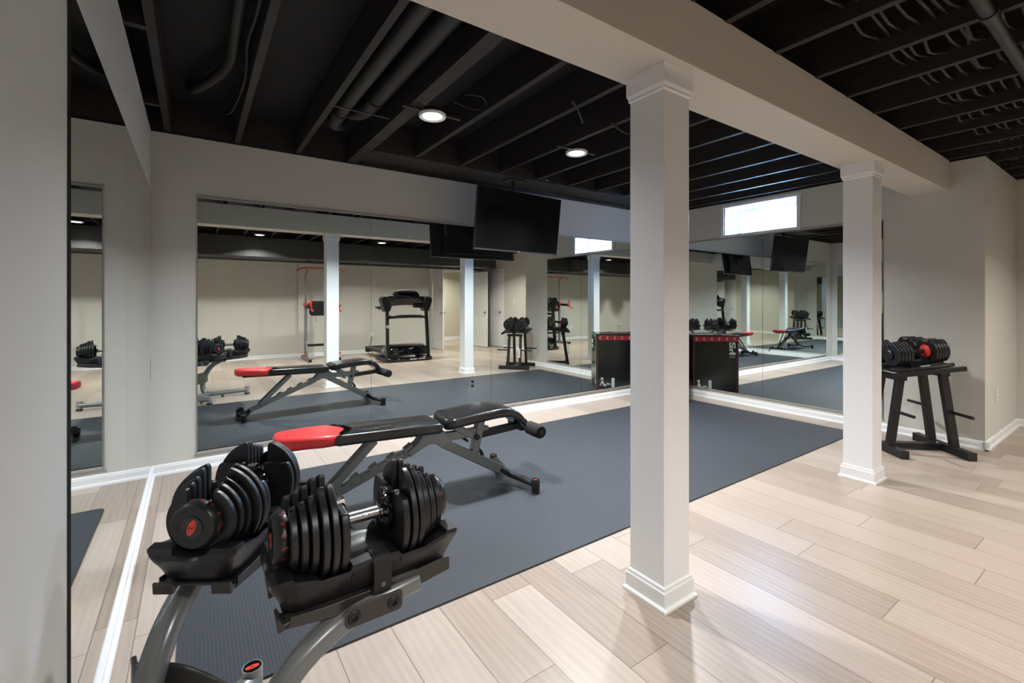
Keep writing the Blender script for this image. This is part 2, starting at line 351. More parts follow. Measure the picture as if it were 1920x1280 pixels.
# beam + columns
struct(MB().box((XL, 1.123, 2.211), (XR, 1.395, 2.478)), 'ceiling_beam', M_BEAM, 'greige drywall boxed beam carried by two white columns', 'beam', bevel=.002)
def column(x, y0, label):
    w, dp = 0.169, 0.1743; r = thing('support_column', label, 'column', (x + w / 2, y0 + dp / 2, 0), group='white square columns under the beam')
    a, b = w / 2, dp / 2
    def sq(m, x, z0, z1, x2=None):
        x2 = x if x2 is None else x2
        return m.loft([[(-a - x, -b - x, z0), (a + x, -b - x, z0), (a + x, b + x, z0), (-a - x, b + x, z0)], [(-a - x2, -b - x2, z1), (a + x2, -b - x2, z1), (a + x2, b + x2, z1), (-a - x2, b + x2, z1)]])
    sq(MB(), 0, 0, 2.211).build('shaft', M_COLM, r, bevel=.002)
    m = MB(); sq(m, .024, 0, .010); sq(m, .024, .010, .017, .016); sq(m, .013, .017, .072); sq(m, .013, .072, .078, .008); sq(m, .008, .078, .088); sq(m, .008, .088, .094, .002)
    m.build('base_moulding', M_TRIM, r)
    m = MB(); sq(m, .012, 2.133, 2.211); sq(m, .006, 2.120, 2.133, .012); sq(m, .006, 2.110, 2.120); sq(m, .001, 2.104, 2.110, .006)
    m.build('capital_moulding', M_COLM, r)
column(1.558, 1.1735, 'white square column nearest the camera, in front of the gym mat')
column(3.806, 1.1735, 'farther white square column, beside the black dumbbell rack')

# ceiling joists
JG = 'black joists overhead'
def joist(x, y0, y1, w=.040, zb=2.472, lab=''):
    tag(MB().box((x - w / 2, y0, zb), (x + w / 2, y1, ZC)).build('ceiling_joist', M_JOIST), lab, 'joist', JG)
side = lambda i, n, s: '%s black painted ceiling joist running above %s' % (['first', 'second', 'third', 'fourth', 'fifth', 'sixth', 'seventh', 'eighth', 'ninth', 'tenth', 'eleventh', 'twelfth', 'thirteenth', 'fourteenth', 'fifteenth', 'sixteenth', 'seventeenth', 'eighteenth'][i], s)
GX = [-.160, .274, .705, 1.147, 1.56, 1.99, 2.41, 2.85, 3.28, 3.70, 4.14, 4.57, 4.98, 5.36]
for i, x in enumerate(GX):
    joist(x, 1.30, YB if i < 4 else 3.68, .088 if i == 3 else .038, lab=side(i, 14, 'the gym mat side, counted from the left wall'))
NX = [-3.6, -3.16, -2.73, -2.3, -1.86, -1.42, -.98, -.55, -.11, .33, .76, 1.20, 1.66, 1.925, 2.366, 2.811, 3.229, 3.659, 4.138, 4.556, 5.039, 5.384, 5.79, 6.2, 6.6]
for i, x in enumerate(NX):
    tag(MB().box((x - .019, YF1 + .08, 2.472), (x + .019, 1.28 if x > XL else .5, ZC)).build('ceiling_joist', M_JOIST), 'black painted ceiling joist over the open floor, on the camera side of the beam', 'joist', 'black joists on the camera side of the beam')
tag(MB().box((1.19, 3.68, 2.462), (XR, 3.755, ZC)).build('ceiling_header', M_JOIST), 'black header board across the joist ends near the back wall', 'header')
tag(MB().box((1.19, 3.757, 2.50), (XR, YB, 2.53)).build('ceiling_soffit_board', M_JOIST), 'black board above the back wall behind the television', 'board')
for i, (y, lab) in enumerate(((2.62, 'black blocking between left wall and first joist, nearer the camera'), (3.62, 'black blocking between left wall and first joist, nearer the back wall'))):
    tag(MB().box((XL, y, 2.475), (-.18, y + .038, 2.60)).build('joist_blocking', M_JOIST), lab, 'blocking')
# pipes in the joist bays
def pipe(path, r, lab, name='ceiling_pipe', smooth=5, cat='pipe', mat=None, collars=()):
    t = thing(name, lab, cat, path[0]); o = Vector(path[0])
    MB().tube([Vector(p) - o for p in path], r, 16, smooth=smooth).build('pipe_run', mat or M_PIPE, t)
    for c in collars:
        c = Vector(c) - o; MB().lathe([(r * 1.0, -.02), (r * 1.15, -.02), (r * 1.15, .02), (r, .02)], tuple(c), 'y', 16).build('pipe_collar', mat or M_PIPE, t)
    return t
pipe([(.83, 1.30, 2.56), (.83, 2.4, 2.56), (.83, 3.35, 2.56), (.86, 3.55, 2.57), (.93, 3.68, 2.62), (.96, 3.72, 2.69)], .048, 'black painted drain pipe beside the third joist, ending in an elbow', collars=[(.83, 3.30, 2.56), (.83, 1.75, 2.56)])
pipe([(1.00, 1.30, 2.60), (1.00, 2.4, 2.60), (1.00, 3.15, 2.60), (.98, 3.35, 2.61), (.92, 3.50, 2.66), (.9, 3.55, 2.69)], .055, 'thicker black painted drain pipe between third joist and double joist', collars=[(1.0, 3.05, 2.60)])
pipe([(.17, 1.30, 2.60), (.17, 2.6, 2.60), (.17, 3.0, 2.60), (.12, 3.25, 2.60), (.02, 3.55, 2.61), (-.02, 3.8, 2.68)], .030, 'thin black pipe bending left beside the second joist')
pipe([(1.2, .425, 2.40), (3.0, .425, 2.40), (4.6, .425, 2.40), (6.7, .425, 2.40)], .024, 'black painted gas pipe slung under the joists at upper right', smooth=1)
MB_ = MB().lathe([(.024, -.03), (.030, -.03), (.030, .03), (.024, .03)], (2.63, .425, 2.40), 'x', 16)
tag(MB_.build('pipe_coupling', M_PIPE), 'coupling sleeve on the gas pipe at upper right', 'pipe coupling')
for y in (1.75, 3.05):
    tag(MB().box((.72, y, 2.492), (1.10, y + .018, 2.498)).build('pipe_strap', M_PIPE), 'black metal strap under the two drain pipes, %s' % ('nearer the beam' if y < 2 else 'nearer the back wall'), 'strap')
tag(MB().tube([(.22, 1.3, 2.50), (.225, 2.2, 2.50), (.215, 2.6, 2.52), (.235, 3.0, 2.50), (.20, 3.6, 2.51), (.13, 3.9, 2.60)], .007, 8, smooth=5).build('ceiling_cable', M_WIRE), 'thin black cable clipped beside the second joist', 'cable')
# cables crossing the joists on the camera side
for k in range(10):
    y = .84 - k * .052; pts = []
    for i in range(13, 23):
        a = NX[i]; b = NX[i + 1]
        pts += [(a, y + rnd.uniform(-.012, .012), 2.545), ((a + b) / 2, y + rnd.uniform(-.02, .02), 2.545 - rnd.uniform(.02, .055))]
    tag(MB().tube(pts, .0075, 6, smooth=3).build('ceiling_cable', M_WIRE), 'black cable sagging between the joists at upper right', 'cable', 'cables crossing the joists at upper right')
# loose cable bits near the lamps
for pts, lab in (([(1.9, 2.1, 2.47), (1.98, 2.13, 2.44), (2.10, 2.22, 2.42)], 'short loose black cable hanging between the two lit ceiling lamps'),
                 ([(2.35, 2.2, 2.47), (2.55, 2.25, 2.455), (2.78, 2.22, 2.46)], 'loose black cable beside the farther ceiling lamp'),
                 ([(1.40, 2.55, 2.55), (1.48, 2.46, 2.52), (1.56, 2.55, 2.50), (1.50, 2.65, 2.52), (1.40, 2.70, 2.56)], 'curled black cable beside the nearest ceiling lamp')):
    tag(MB().tube(pts, .006, 8, smooth=5).build('ceiling_cable', M_WIRE), lab, 'cable')
# duct along the far wall
dt = thing('air_duct', 'long dark painted air duct under the joists, seen in the mirror', 'duct', (1.2, -1.9, 2.1))
mb = MB(); mb.box((-5.2, -.35, -.02), (.70, .30, .35)); mb.build('duct_body', M_DUCT, dt, bevel=.004)
mb = MB(); mb.box((.70, -.35, -.01), (5.2, .20, .35)); mb.build('duct_body', M_DUCT, dt, bevel=.004)
for x in (-4, -2.8, -1.6, -.4, .70, 1.9, 3.1, 4.3): MB().box((x - .012, -.355, -.027), (x + .012, .306 if x < .69 else .206, .35)).build('duct_seam', M_DUCT, dt)
pipe([(XLL + .1, -2.52, 2.10), (0, -2.52, 2.10), (3, -2.52, 2.10), (6.3, -2.52, 2.10)], .035, 'black painted pipe running below the air duct along the far wall', smooth=1)
pipe([(5.0, -2.3, 2.07), (5.6, -2.3, 2.07), (6.35, -2.3, 2.07)], .022, 'short black pipe above the open double doors', smooth=1)
for x, nm in ((-1.0, 'left'), (-1.35, 'right')):
    tag(MB().lathe([(.001, -.12), (.05, -.11), (.09, -.075), (.115, -.03), (.12, 0), (.115, .03), (.09, .075), (.05, .11), (.001, .12)], (x, -1.75, 1.955), 'z', 20).build('hanging_ball', M_GREY), 'dark round ball hanging under the air duct, the %s one of the pair' % nm, 'ball', 'dark balls under the duct')

# ------------------------------------------------------------------ ceiling lamps
LL = ['round ceiling lamp over the bench, nearest in view', 'round ceiling lamp over the middle of the gym mat', 'round ceiling lamp hidden behind the near column', 'round ceiling lamp behind the camera on the left, seen in the mirror',
      'round ceiling lamp behind the camera in front of the treadmill, seen in the mirror', 'round ceiling lamp behind the camera on the right', 'round ceiling lamp far behind on the left']
for (x, y), lab in zip(LAMPS, LL):
    t = thing('ceiling_lamp', lab, 'lamp', (x, y, ZL), group='round ceiling lamps')
    MB().lathe([(.062, .0), (.082, -.006), (.086, 0), (.086, .012), (.062, .012), (.062, 0)], (0, 0, 0), 'z', 32, cap=False).build('trim_ring', M_WHITE, t)
    MB().lathe([(.001, .004), (.062, .004), (.062, .010), (.001, .010)], (0, 0, 0), 'z', 32).build('lamp_lens', M_LENS, t)
    MB().lathe([(.001, .05), (.055, .05), (.06, .012), (.001, .012)], (0, 0, 0), 'z', 24).build('lamp_housing', M_PIPE, t)
    MB().box((-.20, -.012, .02), (.20, .012, .035)).build('mounting_bar', M_PIPE, t)

# ------------------------------------------------------------------ mirrors
MZ0, MZ1 = 0.120, 2.017
YM, XM, XML = YB - .0135, XR - .010, XL + .007
def mirror(name, lab, p0, p1, edge, grp):
    """p0,p1: box; thin axis decides the face; dark edge band around"""
    t = thing(name, lab, 'mirror', ((p0[0] + p1[0]) / 2, (p0[1] + p1[1]) / 2, p0[2]), group=grp); o = t.location
    q0 = [a - b for a, b in zip(p0, o)]; q1 = [a - b for a, b in zip(p1, o)]
    g = MB().box(q0, q1).build('glass', M_MIRROR, t)
    g.data.materials.append(M_MEDGE)
    th = 0 if abs(q1[0] - q0[0]) < .05 else 1
    for pl in g.data.polygons:
        if abs(pl.normal[th]) < .5: pl.material_index = 1
    return t
G = 'wall mirror panels on the back wall'
xs = [.018, 1.313, 2.591, 3.889, XR - .012]
lb = ['mirror panel on the back wall at the left, reflecting the red and black bench', 'mirror panel on the back wall under the television, reflecting the treadmill', 'mirror panel on the back wall reflecting the dumbbell rack and doors', 'mirror panel on the back wall in the right corner behind the near column']
for i in range(4): mirror('wall_mirror', lb[i], (xs[i] + .0012, YM, MZ0), (xs[i + 1] - .0012, YM + .006, MZ1), 1, G)
G = 'wall mirror panels on the right wall'
mirror('wall_mirror', 'mirror panel under the high window, next to the black box', (XM, 2.7235, MZ0), (XM + .006, YM - .002, MZ1), 0, G)
mirror('wall_mirror', 'mirror panel on the right wall nearest the dumbbell rack', (XM, 1.592, MZ0), (XM + .006, 2.7205, MZ1), 0, G)
G = 'wall mirror panels on the left wall'
mirror('wall_mirror', 'tall mirror panel on the left wall nearest the camera with black edge', (XML - .006, 1.535, MZ0), (XML, 2.688, MZ1), 0, G)
mirror('wall_mirror', 'tall mirror panel on the left wall next to the back corner', (XML - .006, 2.690, MZ0), (XML, 4.03, MZ1), 0, G)
def chan(mb, lab): tag(mb.build('mirror_channel', M_RAIL), lab, 'metal channel')
chan(MB().box((.012, YM - .004, MZ1 - .004), (XR - .012, YB, MZ1 + .010)), 'thin metal channel along the top of the back wall mirrors')
chan(MB().box((.012, YM - .004, MZ0 - .012), (XR - .012, YB, MZ0 + .003)), 'thin metal channel along the bottom of the back wall mirrors')
chan(MB().box((XM - .004, 1.588, MZ1 - .004), (XR, YM, MZ1 + .010)), 'thin metal channel along the top of the right wall mirrors')
chan(MB().box((XM - .004, 1.588, MZ0 - .010), (XR, YM, MZ0 + .003)), 'thin metal channel along the bottom of the right wall mirrors')
tag(MB().lathe([(.001, -.004), (.008, -.003), (.008, .003), (.001, .003)], (XM - .003, 2.722, MZ1 - .03), 'x', 12).build('mirror_clip', M_CHROME), 'tiny round chrome clip at the top of the right mirror seam', 'clip')
tag(MB().box((XML, 3.99, .70), (XML + .001, 4.005, .85)).build('tape_strip', M_TEAL), 'small teal tape strip near the back edge of the left mirror', 'tape')

# outlets and switches
def outlet(label, loc, rz, w=.070, h=.115, kind='outlet', plate=None, mat2=None):
    """faces local -Y"""
    t = thing('wall_outlet' if kind == 'outlet' else 'light_switch', label, 'outlet' if kind == 'outlet' else 'switch', loc, rz)
    MB().box((-w / 2, -.006, -h / 2), (w / 2, 0, h / 2)).build('cover_plate', plate or M_WHITE, t, bevel=.002)
    if kind == 'outlet':
        for z in (-.022, .022):
            MB().prism(circ(.0165, 20, cy=z), -.0085, -.005, 'y').build('socket', mat2 or M_WHITE, t)
            MB().box((-.008, -.0092, z - .002), (-.005, -.008, z + .008)).box((.005, -.0092, z - .002), (.008, -.008, z + .008)).build('slot', M_SLOT, t)
    else:
        MB().box((-w / 2 + .018, -.010, -.032), (w / 2 - .018, -.005, .032)).build('rocker', M_WHITE, t, bevel=.001)
    return t
outlet('clear framed outlet with black sockets set in the back wall mirror', (2.36, YM - .001, .392), 0, .078, .118, plate=M_MIRROR, mat2=M_SLOT)
outlet('white outlet on the return wall at far right', (5.86, YC, .413), 0)
outlet('white outlet on the far wall, treadmill cord plugged in', (3.52, YF2, .42), PI)
outlet('white outlet on the bare far wall behind the camera', (.80, YF1, .40), PI)
outlet('white switch on the wall beside the closed door', (XR2, -1.42, 1.22), -PI / 2, kind='switch')
outlet('white double switch in the room beyond the open doors', (6.42, -4.85, 1.22), PI, w=.115, kind='switch')
t = thing('wall_vent', 'white wall grille low on the far wall behind the camera', 'vent', (-1.45, YF1 + .001, .31), PI)
frame_rect(MB(), -.15, .15, -.012, 0, -.11, .11, .02) if False else None
MB().box((-.15, -.01, -.11), (.15, 0, -.09)).box((-.15, -.01, .09), (.15, 0, .11)).box((-.15, -.01, -.09), (-.13, 0, .09)).box((.13, -.01, -.09), (.15, 0, .09)).build('vent_frame', M_WHITE, t)
mb = MB()
for k in range(9): mb.box((-.13, -.008, -.085 + k * .020), (.13, -.002, -.075 + k * .020))
mb.build('vent_slats', M_WHITE, t)

# ------------------------------------------------------------------ doors (six panel)
def door(name, label, loc, rz, w=.60, h=2.02, hinge=1, handle='lever'):
    """leaf in the local XZ plane, hinge at x=0, opens towards +x"""
    t = thing(name, label, 'door', loc, rz); t['kind'] = 'structure'
    mb = MB().box((0, -.017, .012), (w, .017, h))
    mb.build('leaf', M_TRIM, t, bevel=.002)
    st = .105; cw = (w - 3 * st * .9) / 2
    mb = MB()
    for z0, z1 in ((.22, .83), (1.02, 1.55), (1.66, 1.90)):
        for k in range(2):
            x0 = st * .9 + k * (cw + st * .9); x1 = x0 + cw
            for sgn in (-1, 1):
                y = .017 * sgn
                for a, b, c, d_ in ((x0, x1, z0, z0 + .012), (x0, x1, z1 - .012, z1), (x0, x0 + .012, z0, z1), (x1 - .012, x1, z0, z1)): mb.box((a, min(y, y + .006 * sgn), c), (b, max(y, y + .006 * sgn), d_))
                a_, b_ = y, y + .005 * sgn
                mb.loft([[(x0 + .03, a_, z0 + .03), (x1 - .03, a_, z0 + .03), (x1 - .03, a_, z1 - .03), (x0 + .03, a_, z1 - .03)], [(x0 + .045, b_, z0 + .045), (x1 - .045, b_, z0 + .045), (x1 - .045, b_, z1 - .045), (x0 + .045, b_, z1 - .045)]])
    mb.build('panel_moulding', M_TRIM, t)
    for sgn in (-1, 1):
        mb = MB().lathe([(.026, .017), (.026, .024), (.010, .026), (.010, .05), (.026, .055), (.028, .07), (.018, .08), (.001, .082)], (w - .06, 0, .94), 'y', 18, Matrix.Diagonal((1, sgn, 1, 1)))
        mb.build('knob', M_BRASS, t, label='dull nickel knob')
    for z in (.20, 1.0, 1.80): MB().rod((0, .018, z - .045), (0, .018, z + .045), .008).build('hinge', M_BRASS, t)
    return t
door('door_1', 'open white six-panel door on the left of the double doorway', (5.145, YF2 + .02, 0), math.radians(88), .55)
door('door_2', 'open white six-panel door on the right of the double doorway', (6.335, YF2 + .02, 0), math.radians(80), .60)
door('door_3', 'closed white six-panel door on the far right wall', (XR2 - .02, -2.56, 0), PI / 2, .60)
def casing(name, segs, lab):
    mb = MB()
    for a, b in segs: mb.box(a, b)
    struct(mb, name, M_TRIM, lab, 'door casing', bevel=.003)
casing('trim_2', [((DX0 - .065, YF2, 0), (DX0 - .003, YF2 + .016, DZ + .062)), ((DX1 + .003, YF2, 0), (DX1 + .065, YF2 + .016, DZ + .062)), ((DX0 - .003, YF2, DZ), (DX1 + .003, YF2 + .016, DZ + .062)),
       ((DX0 - .003, YF2 - T, 0), (DX0 + .012, YF2, DZ)), ((DX1 - .012, YF2 - T, 0), (DX1 + .003, YF2, DZ)), ((DX0, YF2 - T, DZ - .012), (DX1, YF2, DZ))], 'white casing around the open double doorway')
casing('trim_3', [((XR2 - .016, -2.64, 0), (XR2, -2.575, 2.10)), ((XR2 - .016, -1.955, 0), (XR2, -1.89, 2.10)), ((XR2 - .016, -2.575, 2.035), (XR2, -1.955, 2.10))], 'white casing around the closed door')

# ------------------------------------------------------------------ mat
mb = MB(); mb.prism(oval(-.052, 5.134, 1.711, 3.66, .03), 0.0005, .008, 'z')
tag(mb.build('gym_mat', M_MAT, bevel=.002), 'large dark grey rubber gym mat under the bench', 'mat')

# ------------------------------------------------------------------ television
tv = thing('television', 'black flat television hung tilted from the ceiling before the back wall', 'television', (2.635, 3.66, 2.46), math.radians(3.5))
TW, TH = 1.05, .585
tl = math.radians(7); Rt = Matrix.Translation((0, .0, -.445)) @ Matrix.Rotation(tl, 4, 'X')
MB().box((-TW / 2, 0, -TH / 2), (TW / 2, .022, TH / 2), Rt).box((-TW / 2 + .15, .02, -TH / 2 + .04), (TW / 2 - .15, .055, TH / 2 - .16), Rt).build('tv_body', M_BLACK, tv, bevel=.003)
MB().box((-TW / 2 + .008, -.0015, -TH / 2 + .016), (TW / 2 - .008, .0005, TH / 2 - .008), Rt).build('tv_screen', M_SCREEN, tv)
mb = MB(); mb.box((-TW / 2, -.004, -TH / 2), (TW / 2, .0, -TH / 2 + .014), Rt).build('bottom_bezel', new_mat('dark_metal_bezel', (.12, .12, .13), .25, .8), tv)
MB().box((-.012, -.006, -TH / 2 + .001), (.012, -.003, -TH / 2 + .011), Rt).build('badge', M_CHROME, tv)
MB().box((-.10, .056, -.10), (.10, .066, .10), Rt).box((-.20, .062, -.015), (.20, .07, .015), Rt).build('wall_bracket', M_BSTEEL, tv)
MB().rod((0, .115, -.42), (0, .115, -.02), .024).box((-.05, .06, -.46), (.05, .14, -.40)).build('ceiling_pole', M_BSTEEL, tv)
MB().box((-.10, .055, -.022), (.10, .175, -.004)).build('ceiling_plate', M_BSTEEL, tv)
for x in (-.36,): MB().box((x, .056, -.05), (x + .003, .0572, .10), Rt).build('port_label', M_WHITE, tv)
tag(MB().tube([(2.50, 3.80, 2.0), (2.48, 3.86, 1.85), (2.6, 3.9, 1.79), (2.8, 3.86, 1.84), (2.86, 3.78, 1.95)], .006, 8, smooth=5).build('tv_cable', M_RUBBER), 'thin black cable looping behind the television', 'cable')

# ------------------------------------------------------------------ big adjustable dumbbells on the curved stand
def plate_profile(R, slot=.030, zt=None, cut=None):
    zt = zt or R * .93; pts = []
    # right lobe: slot edge up to top corner, around outer circle, to the left lobe
    yt = math.sqrt(max(R * R - zt * zt, 0)); y1 = max(yt, slot + .012)
    pts.append((slot, 0.0)); pts.append((slot, zt - .012))
    if cut is None: pts += [(slot + .004, zt - .003), (slot + .010, zt)]
    else: pts = [(slot, 0.0), (slot, cut), (y1 * .72 + .02, cut), (y1 * .72 + .02, cut - .0)]
    a0 = math.atan2(zt * .985, y1)
    if cut is not None: a0 = math.asin(min(.99, cut / R))
    n = 22
    for k in range(n + 1):
        a = a0 - (a0 + PI / 2) * k / n
        r = R * (1.0 - .035 * math.cos(2 * a) ** 2 * 0)
        pts.append((r * math.cos(a), r * math.sin(a)))
    half = pts
    left = [(-y, z) for (y, z) in half[::-1]][1:]
    bottom = [(-slot * math.cos(PI * k / 6), -slot * math.sin(PI * k / 6)) for k in range(1, 6)]
    return half + left + bottom[:: 1]
RAD = [.088, .096, .105, .121, .125, .122]
XS = [.174, .153, .132, .111, .090, .066]
def emblem(parent, X, sgn, r=.027):
    """round black badge with the tilted red oval mark cut by a black stroke, facing sgn*x"""
    MB().lathe([(.001, X), (r, X), (r, X + sgn * .0015), (.001, X + sgn * .0015)], (0, 0, 0), 'x', 28).build('badge', M_GLOSS, parent)
    a = math.radians(68); pts = []
    for k in range(28):
        t = 2 * PI * k / 28; u, v = r * .78 * math.cos(t), r * .36 * math.sin(t)
        pts.append((sgn * (u * math.cos(a) - v * math.sin(a)), u * math.sin(a) + v * math.cos(a)))
    x1 = X + sgn * .0016; x2 = X + sgn * .0022
    MB().prism(pts, min(x1, x2), max(x1, x2), 'x').build('logo_mark', M_REDL, parent)
    z = [(-.0105, -.0125), (-.004, .0005), (.0030, -.0035), (.0100, .0130), (.0025, -.0005), (-.0050, .0040)]
    k = r / .027; x3 = X + sgn * .0027
    MB().prism([(sgn * p[0] * k, p[1] * k) for p in z], min(x2, x3), max(x2, x3), 'x').build('logo_stroke', M_GLOSS, parent)
def big_dumbbell(label):
    t = thing('adjustable_dumbbell', label, 'dumbbell', group='big dial dumbbells on the curved stand')
    MB().tube([(-.075, 0, 0), (-.05, 0, 0), (0, 0, 0), (.05, 0, 0), (.075, 0, 0)], .0155, 20).build('handle', M_KNURL, t)
    for s in (-1, 1):
        MB().lathe([(.0155, s * .038), (.021, s * .041), (.021, s * .047), (.018, s * .050)], (0, 0, 0), 'x', 20).build('collar', M_CHROME, t)
        MB().lathe([(.001, s * .052), (.050, s * .052), (.053, s * .055), (.053, s * .062), (.001, s * .062)], (0, 0, 0), 'x', 32).build('handle_disc', M_GLOSS, t)
        mb = MB()
        for k in range(5): mb.rod((s * .049, .036 * math.cos(k * 1.25 + .4), .036 * math.sin(k * 1.25 + .4)), (s * .053, .036 * math.cos(k * 1.25 + .4), .036 * math.sin(k * 1.25 + .4)), .0028, 8)
        mb.build('disc_screws', M_CHROME, t)
        MB().box((min(s * .055, s * .20), -.020, -.012), (max(s * .055, s * .20), .020, .030)).build('selector_housing', M_GLOSS, t, bevel=.006)
        MB().box((min(s * .05, s * .075), -.012, .046), (max(s * .05, s * .075), .012, .060)).box((min(s * .058, s * .07), -.006, .059), (max(s * .058, s * .07), .006, .061)).build('lock_tab', M_CHROME, t, bevel=.002)
        for i, (R, x) in enumerate(zip(RAD, XS)):
            cut = .062 if i == 5 else None; w = .0155 if i < 5 else .019
            a, b = s * x, s * (x + w)
            MB().prism(plate_profile(R, .031, R * .955, cut), min(a, b), max(a, b), 'x').build('weight_plate', M_PLATE, t, bevel=.0045, seg=3)
        # dial
        X = s * .222; Ri = .062
        dl = MB().lathe([(.001, s * .190), (Ri - .002, s * .190), (Ri, s * .193), (Ri, s * .206), (Ri - .006, s * .219), (Ri - .011, s * .222), (.030, s * .220), (.001, s * .2195)], (0, 0, 0), 'x', 40).build('dial', M_PLATE, t)
        emblem(dl, s * .2205, s)
        mb = MB(); nums = ['10', '15', '20', '25', '30', '35', '40', '45', '50', '55', '60', '70', '80', '90']
        for k, nme in enumerate(nums):
            a = 2 * PI * k / len(nums)
            # frame: out = radial, up of the glyph = along rim, reading direction = -x*s
            out = Vector((0, math.cos(a), math.sin(a))); rim = Vector((0, -math.sin(a), math.cos(a))); xax = Vector((s, 0, 0))
            c = out * (Ri + .0003) + xax * .2005
            yv = out.cross(xax)
            m = Matrix(((xax.x, yv.x, out.x, c.x), (xax.y, yv.y, out.y, c.y), (xax.z, yv.z, out.z, c.z), (0, 0, 0, 1)))
            mb.text(nme, .0115, m, .0002, .0002)
            c2 = out * (Ri + .0002) + xax * .1935
            mb.add([tuple(c2 + xax * .0018 + yv * .0022), tuple(c2 - xax * .0018), tuple(c2 + xax * .0018 - yv * .0022), tuple(c2 + xax * .0018 + yv * .0022 + out * .0004), tuple(c2 - xax * .0018 + out * .0004), tuple(c2 + xax * .0018 - yv * .0022 + out * .0004)], [(0, 1, 2), (3, 5, 4), (0, 3, 4, 1), (1, 4, 5, 2), (2, 5, 3, 0)])
        mb.build('dial_numbers', M_NUM, dl)
    return t
ZA = .676        # axis height
U_R = (0.147, 1.235, math.radians(0.5)); U_L = (-.008, 1.410, math.radians(56.5))
def at_u(U, u, lat=0.0):
    c, s = math.cos(U[2]), math.sin(U[2]); return (U[0] + u * c - lat * s, U[1] + u * s + lat * c)
d1 = big_dumbbell('big black dial dumbbell in the foreground, on the right tray of the stand')
xy = at_u(U_R, .225); d1.location = (xy[0], xy[1], ZA); d1.rotation_euler = (0, 0, U_R[2])
d2 = copy_tree(d1); d2['label'] = 'big black dial dumbbell in the foreground, on the left tray nearest the wall'
xy = at_u(U_L, .225); d2.location = (xy[0], xy[1], ZA); d2.rotation_euler = (0, 0, U_L[2])

def cradle(label):
    t = thing('dumbbell_cradle', label, 'cradle', group='black cradles under the big dumbbells')
    def ring(u, R, hw, zr, zb, bw, sl):
        n = 18; top = []
        for k in range(n + 1):
            v = -hw + 2 * hw * k / n
            zc = -math.sqrt(max(R * R - v * v, 0)) if abs(v) < R * .98 else zr
            top.append((v, min(zr, zc)))
        o = [(hw + .003, zr - .008), (hw - .002, zr - .022), (bw + .012, zb + .030), (bw + .006, zb + .010), (bw - .006, zb)]
        pr = top + o + [(-a, b) for a, b in o[::-1]]
        return [(u + sl * (zr - z), v, z) for v, z in pr]
    st = [(-.236, .080, .070, -.076, -.138, .045, .50), (-.233, .074, .096, -.062, -.144, .064, .42), (-.222, .071, .110, -.052, -.147, .076, .32), (-.192, .070, .114, -.050, -.148, .082, .22), (-.186, .092, .114, -.058, -.148, .083, .25),
          (-.136, .108, .113, -.070, -.148, .083, .1), (-.131, .129, .112, -.074, -.148, .083, 0), (-.064, .129, .110, -.076, -.148, .083, 0), (-.058, .080, .108, -.066, -.148, .083, 0), (0, .074, .107, -.062, -.148, .083, 0)]
    st = st + [(-u, a, b, c, d, e_, -f) for (u, a, b, c, d, e_, f) in st[:-1][::-1]]
    MB().loft([ring(*s) for s in st]).build('tray_shell', M_BLACK, t, bevel=.004, seg=3)
    for s in (-1, 1):
        for x in (.1715, .1505, .1295):
            for sg in (-1, 1): MB().loft([[(s * (x - .0012), sg * .070, -.115), (s * (x + .0012), sg * .070, -.115), (s * (x + .0012), sg * .100, -.100), (s * (x - .0012), sg * .100, -.100)], [(s * (x - .0008), sg * .088, -.080), (s * (x + .0008), sg * .088, -.080), (s * (x + .0008), sg * .104, -.068), (s * (x - .0008), sg * .104, -.068)]]).build('plate_divider', M_BLACK, t)
    # strap over the near rim
    for sg in (-1, 1):
        pts = [(.012, sg * .050, -.064), (.012, sg * .085, -.060), (.012, sg * .108, -.062), (.012, sg * .117, -.085), (.012, sg * .118, -.118), (.012, sg * .112, -.152)]
        MB().tube(pts, (.0022, .022), 12, side=(0, sg * .5, 1), smooth=3).build('strap', M_RUBBER, t)
        MB().lathe([(.006, 0), (.006, sg * .004), (.001, sg * .0045)], (.012, sg * .118, -.128), 'y', 12).build('strap_rivet', M_GREY, t)
    return t
c1 = cradle('black plastic cradle under the right foreground dumbbell, with strap'); c1.location = d1.location; c1.rotation_euler = d1.rotation_euler
c2 = copy_tree(c1); c2['label'] = 'black plastic cradle under the left foreground dumbbell'; c2.location = d2.location; c2.rotation_euler = d2.rotation_euler

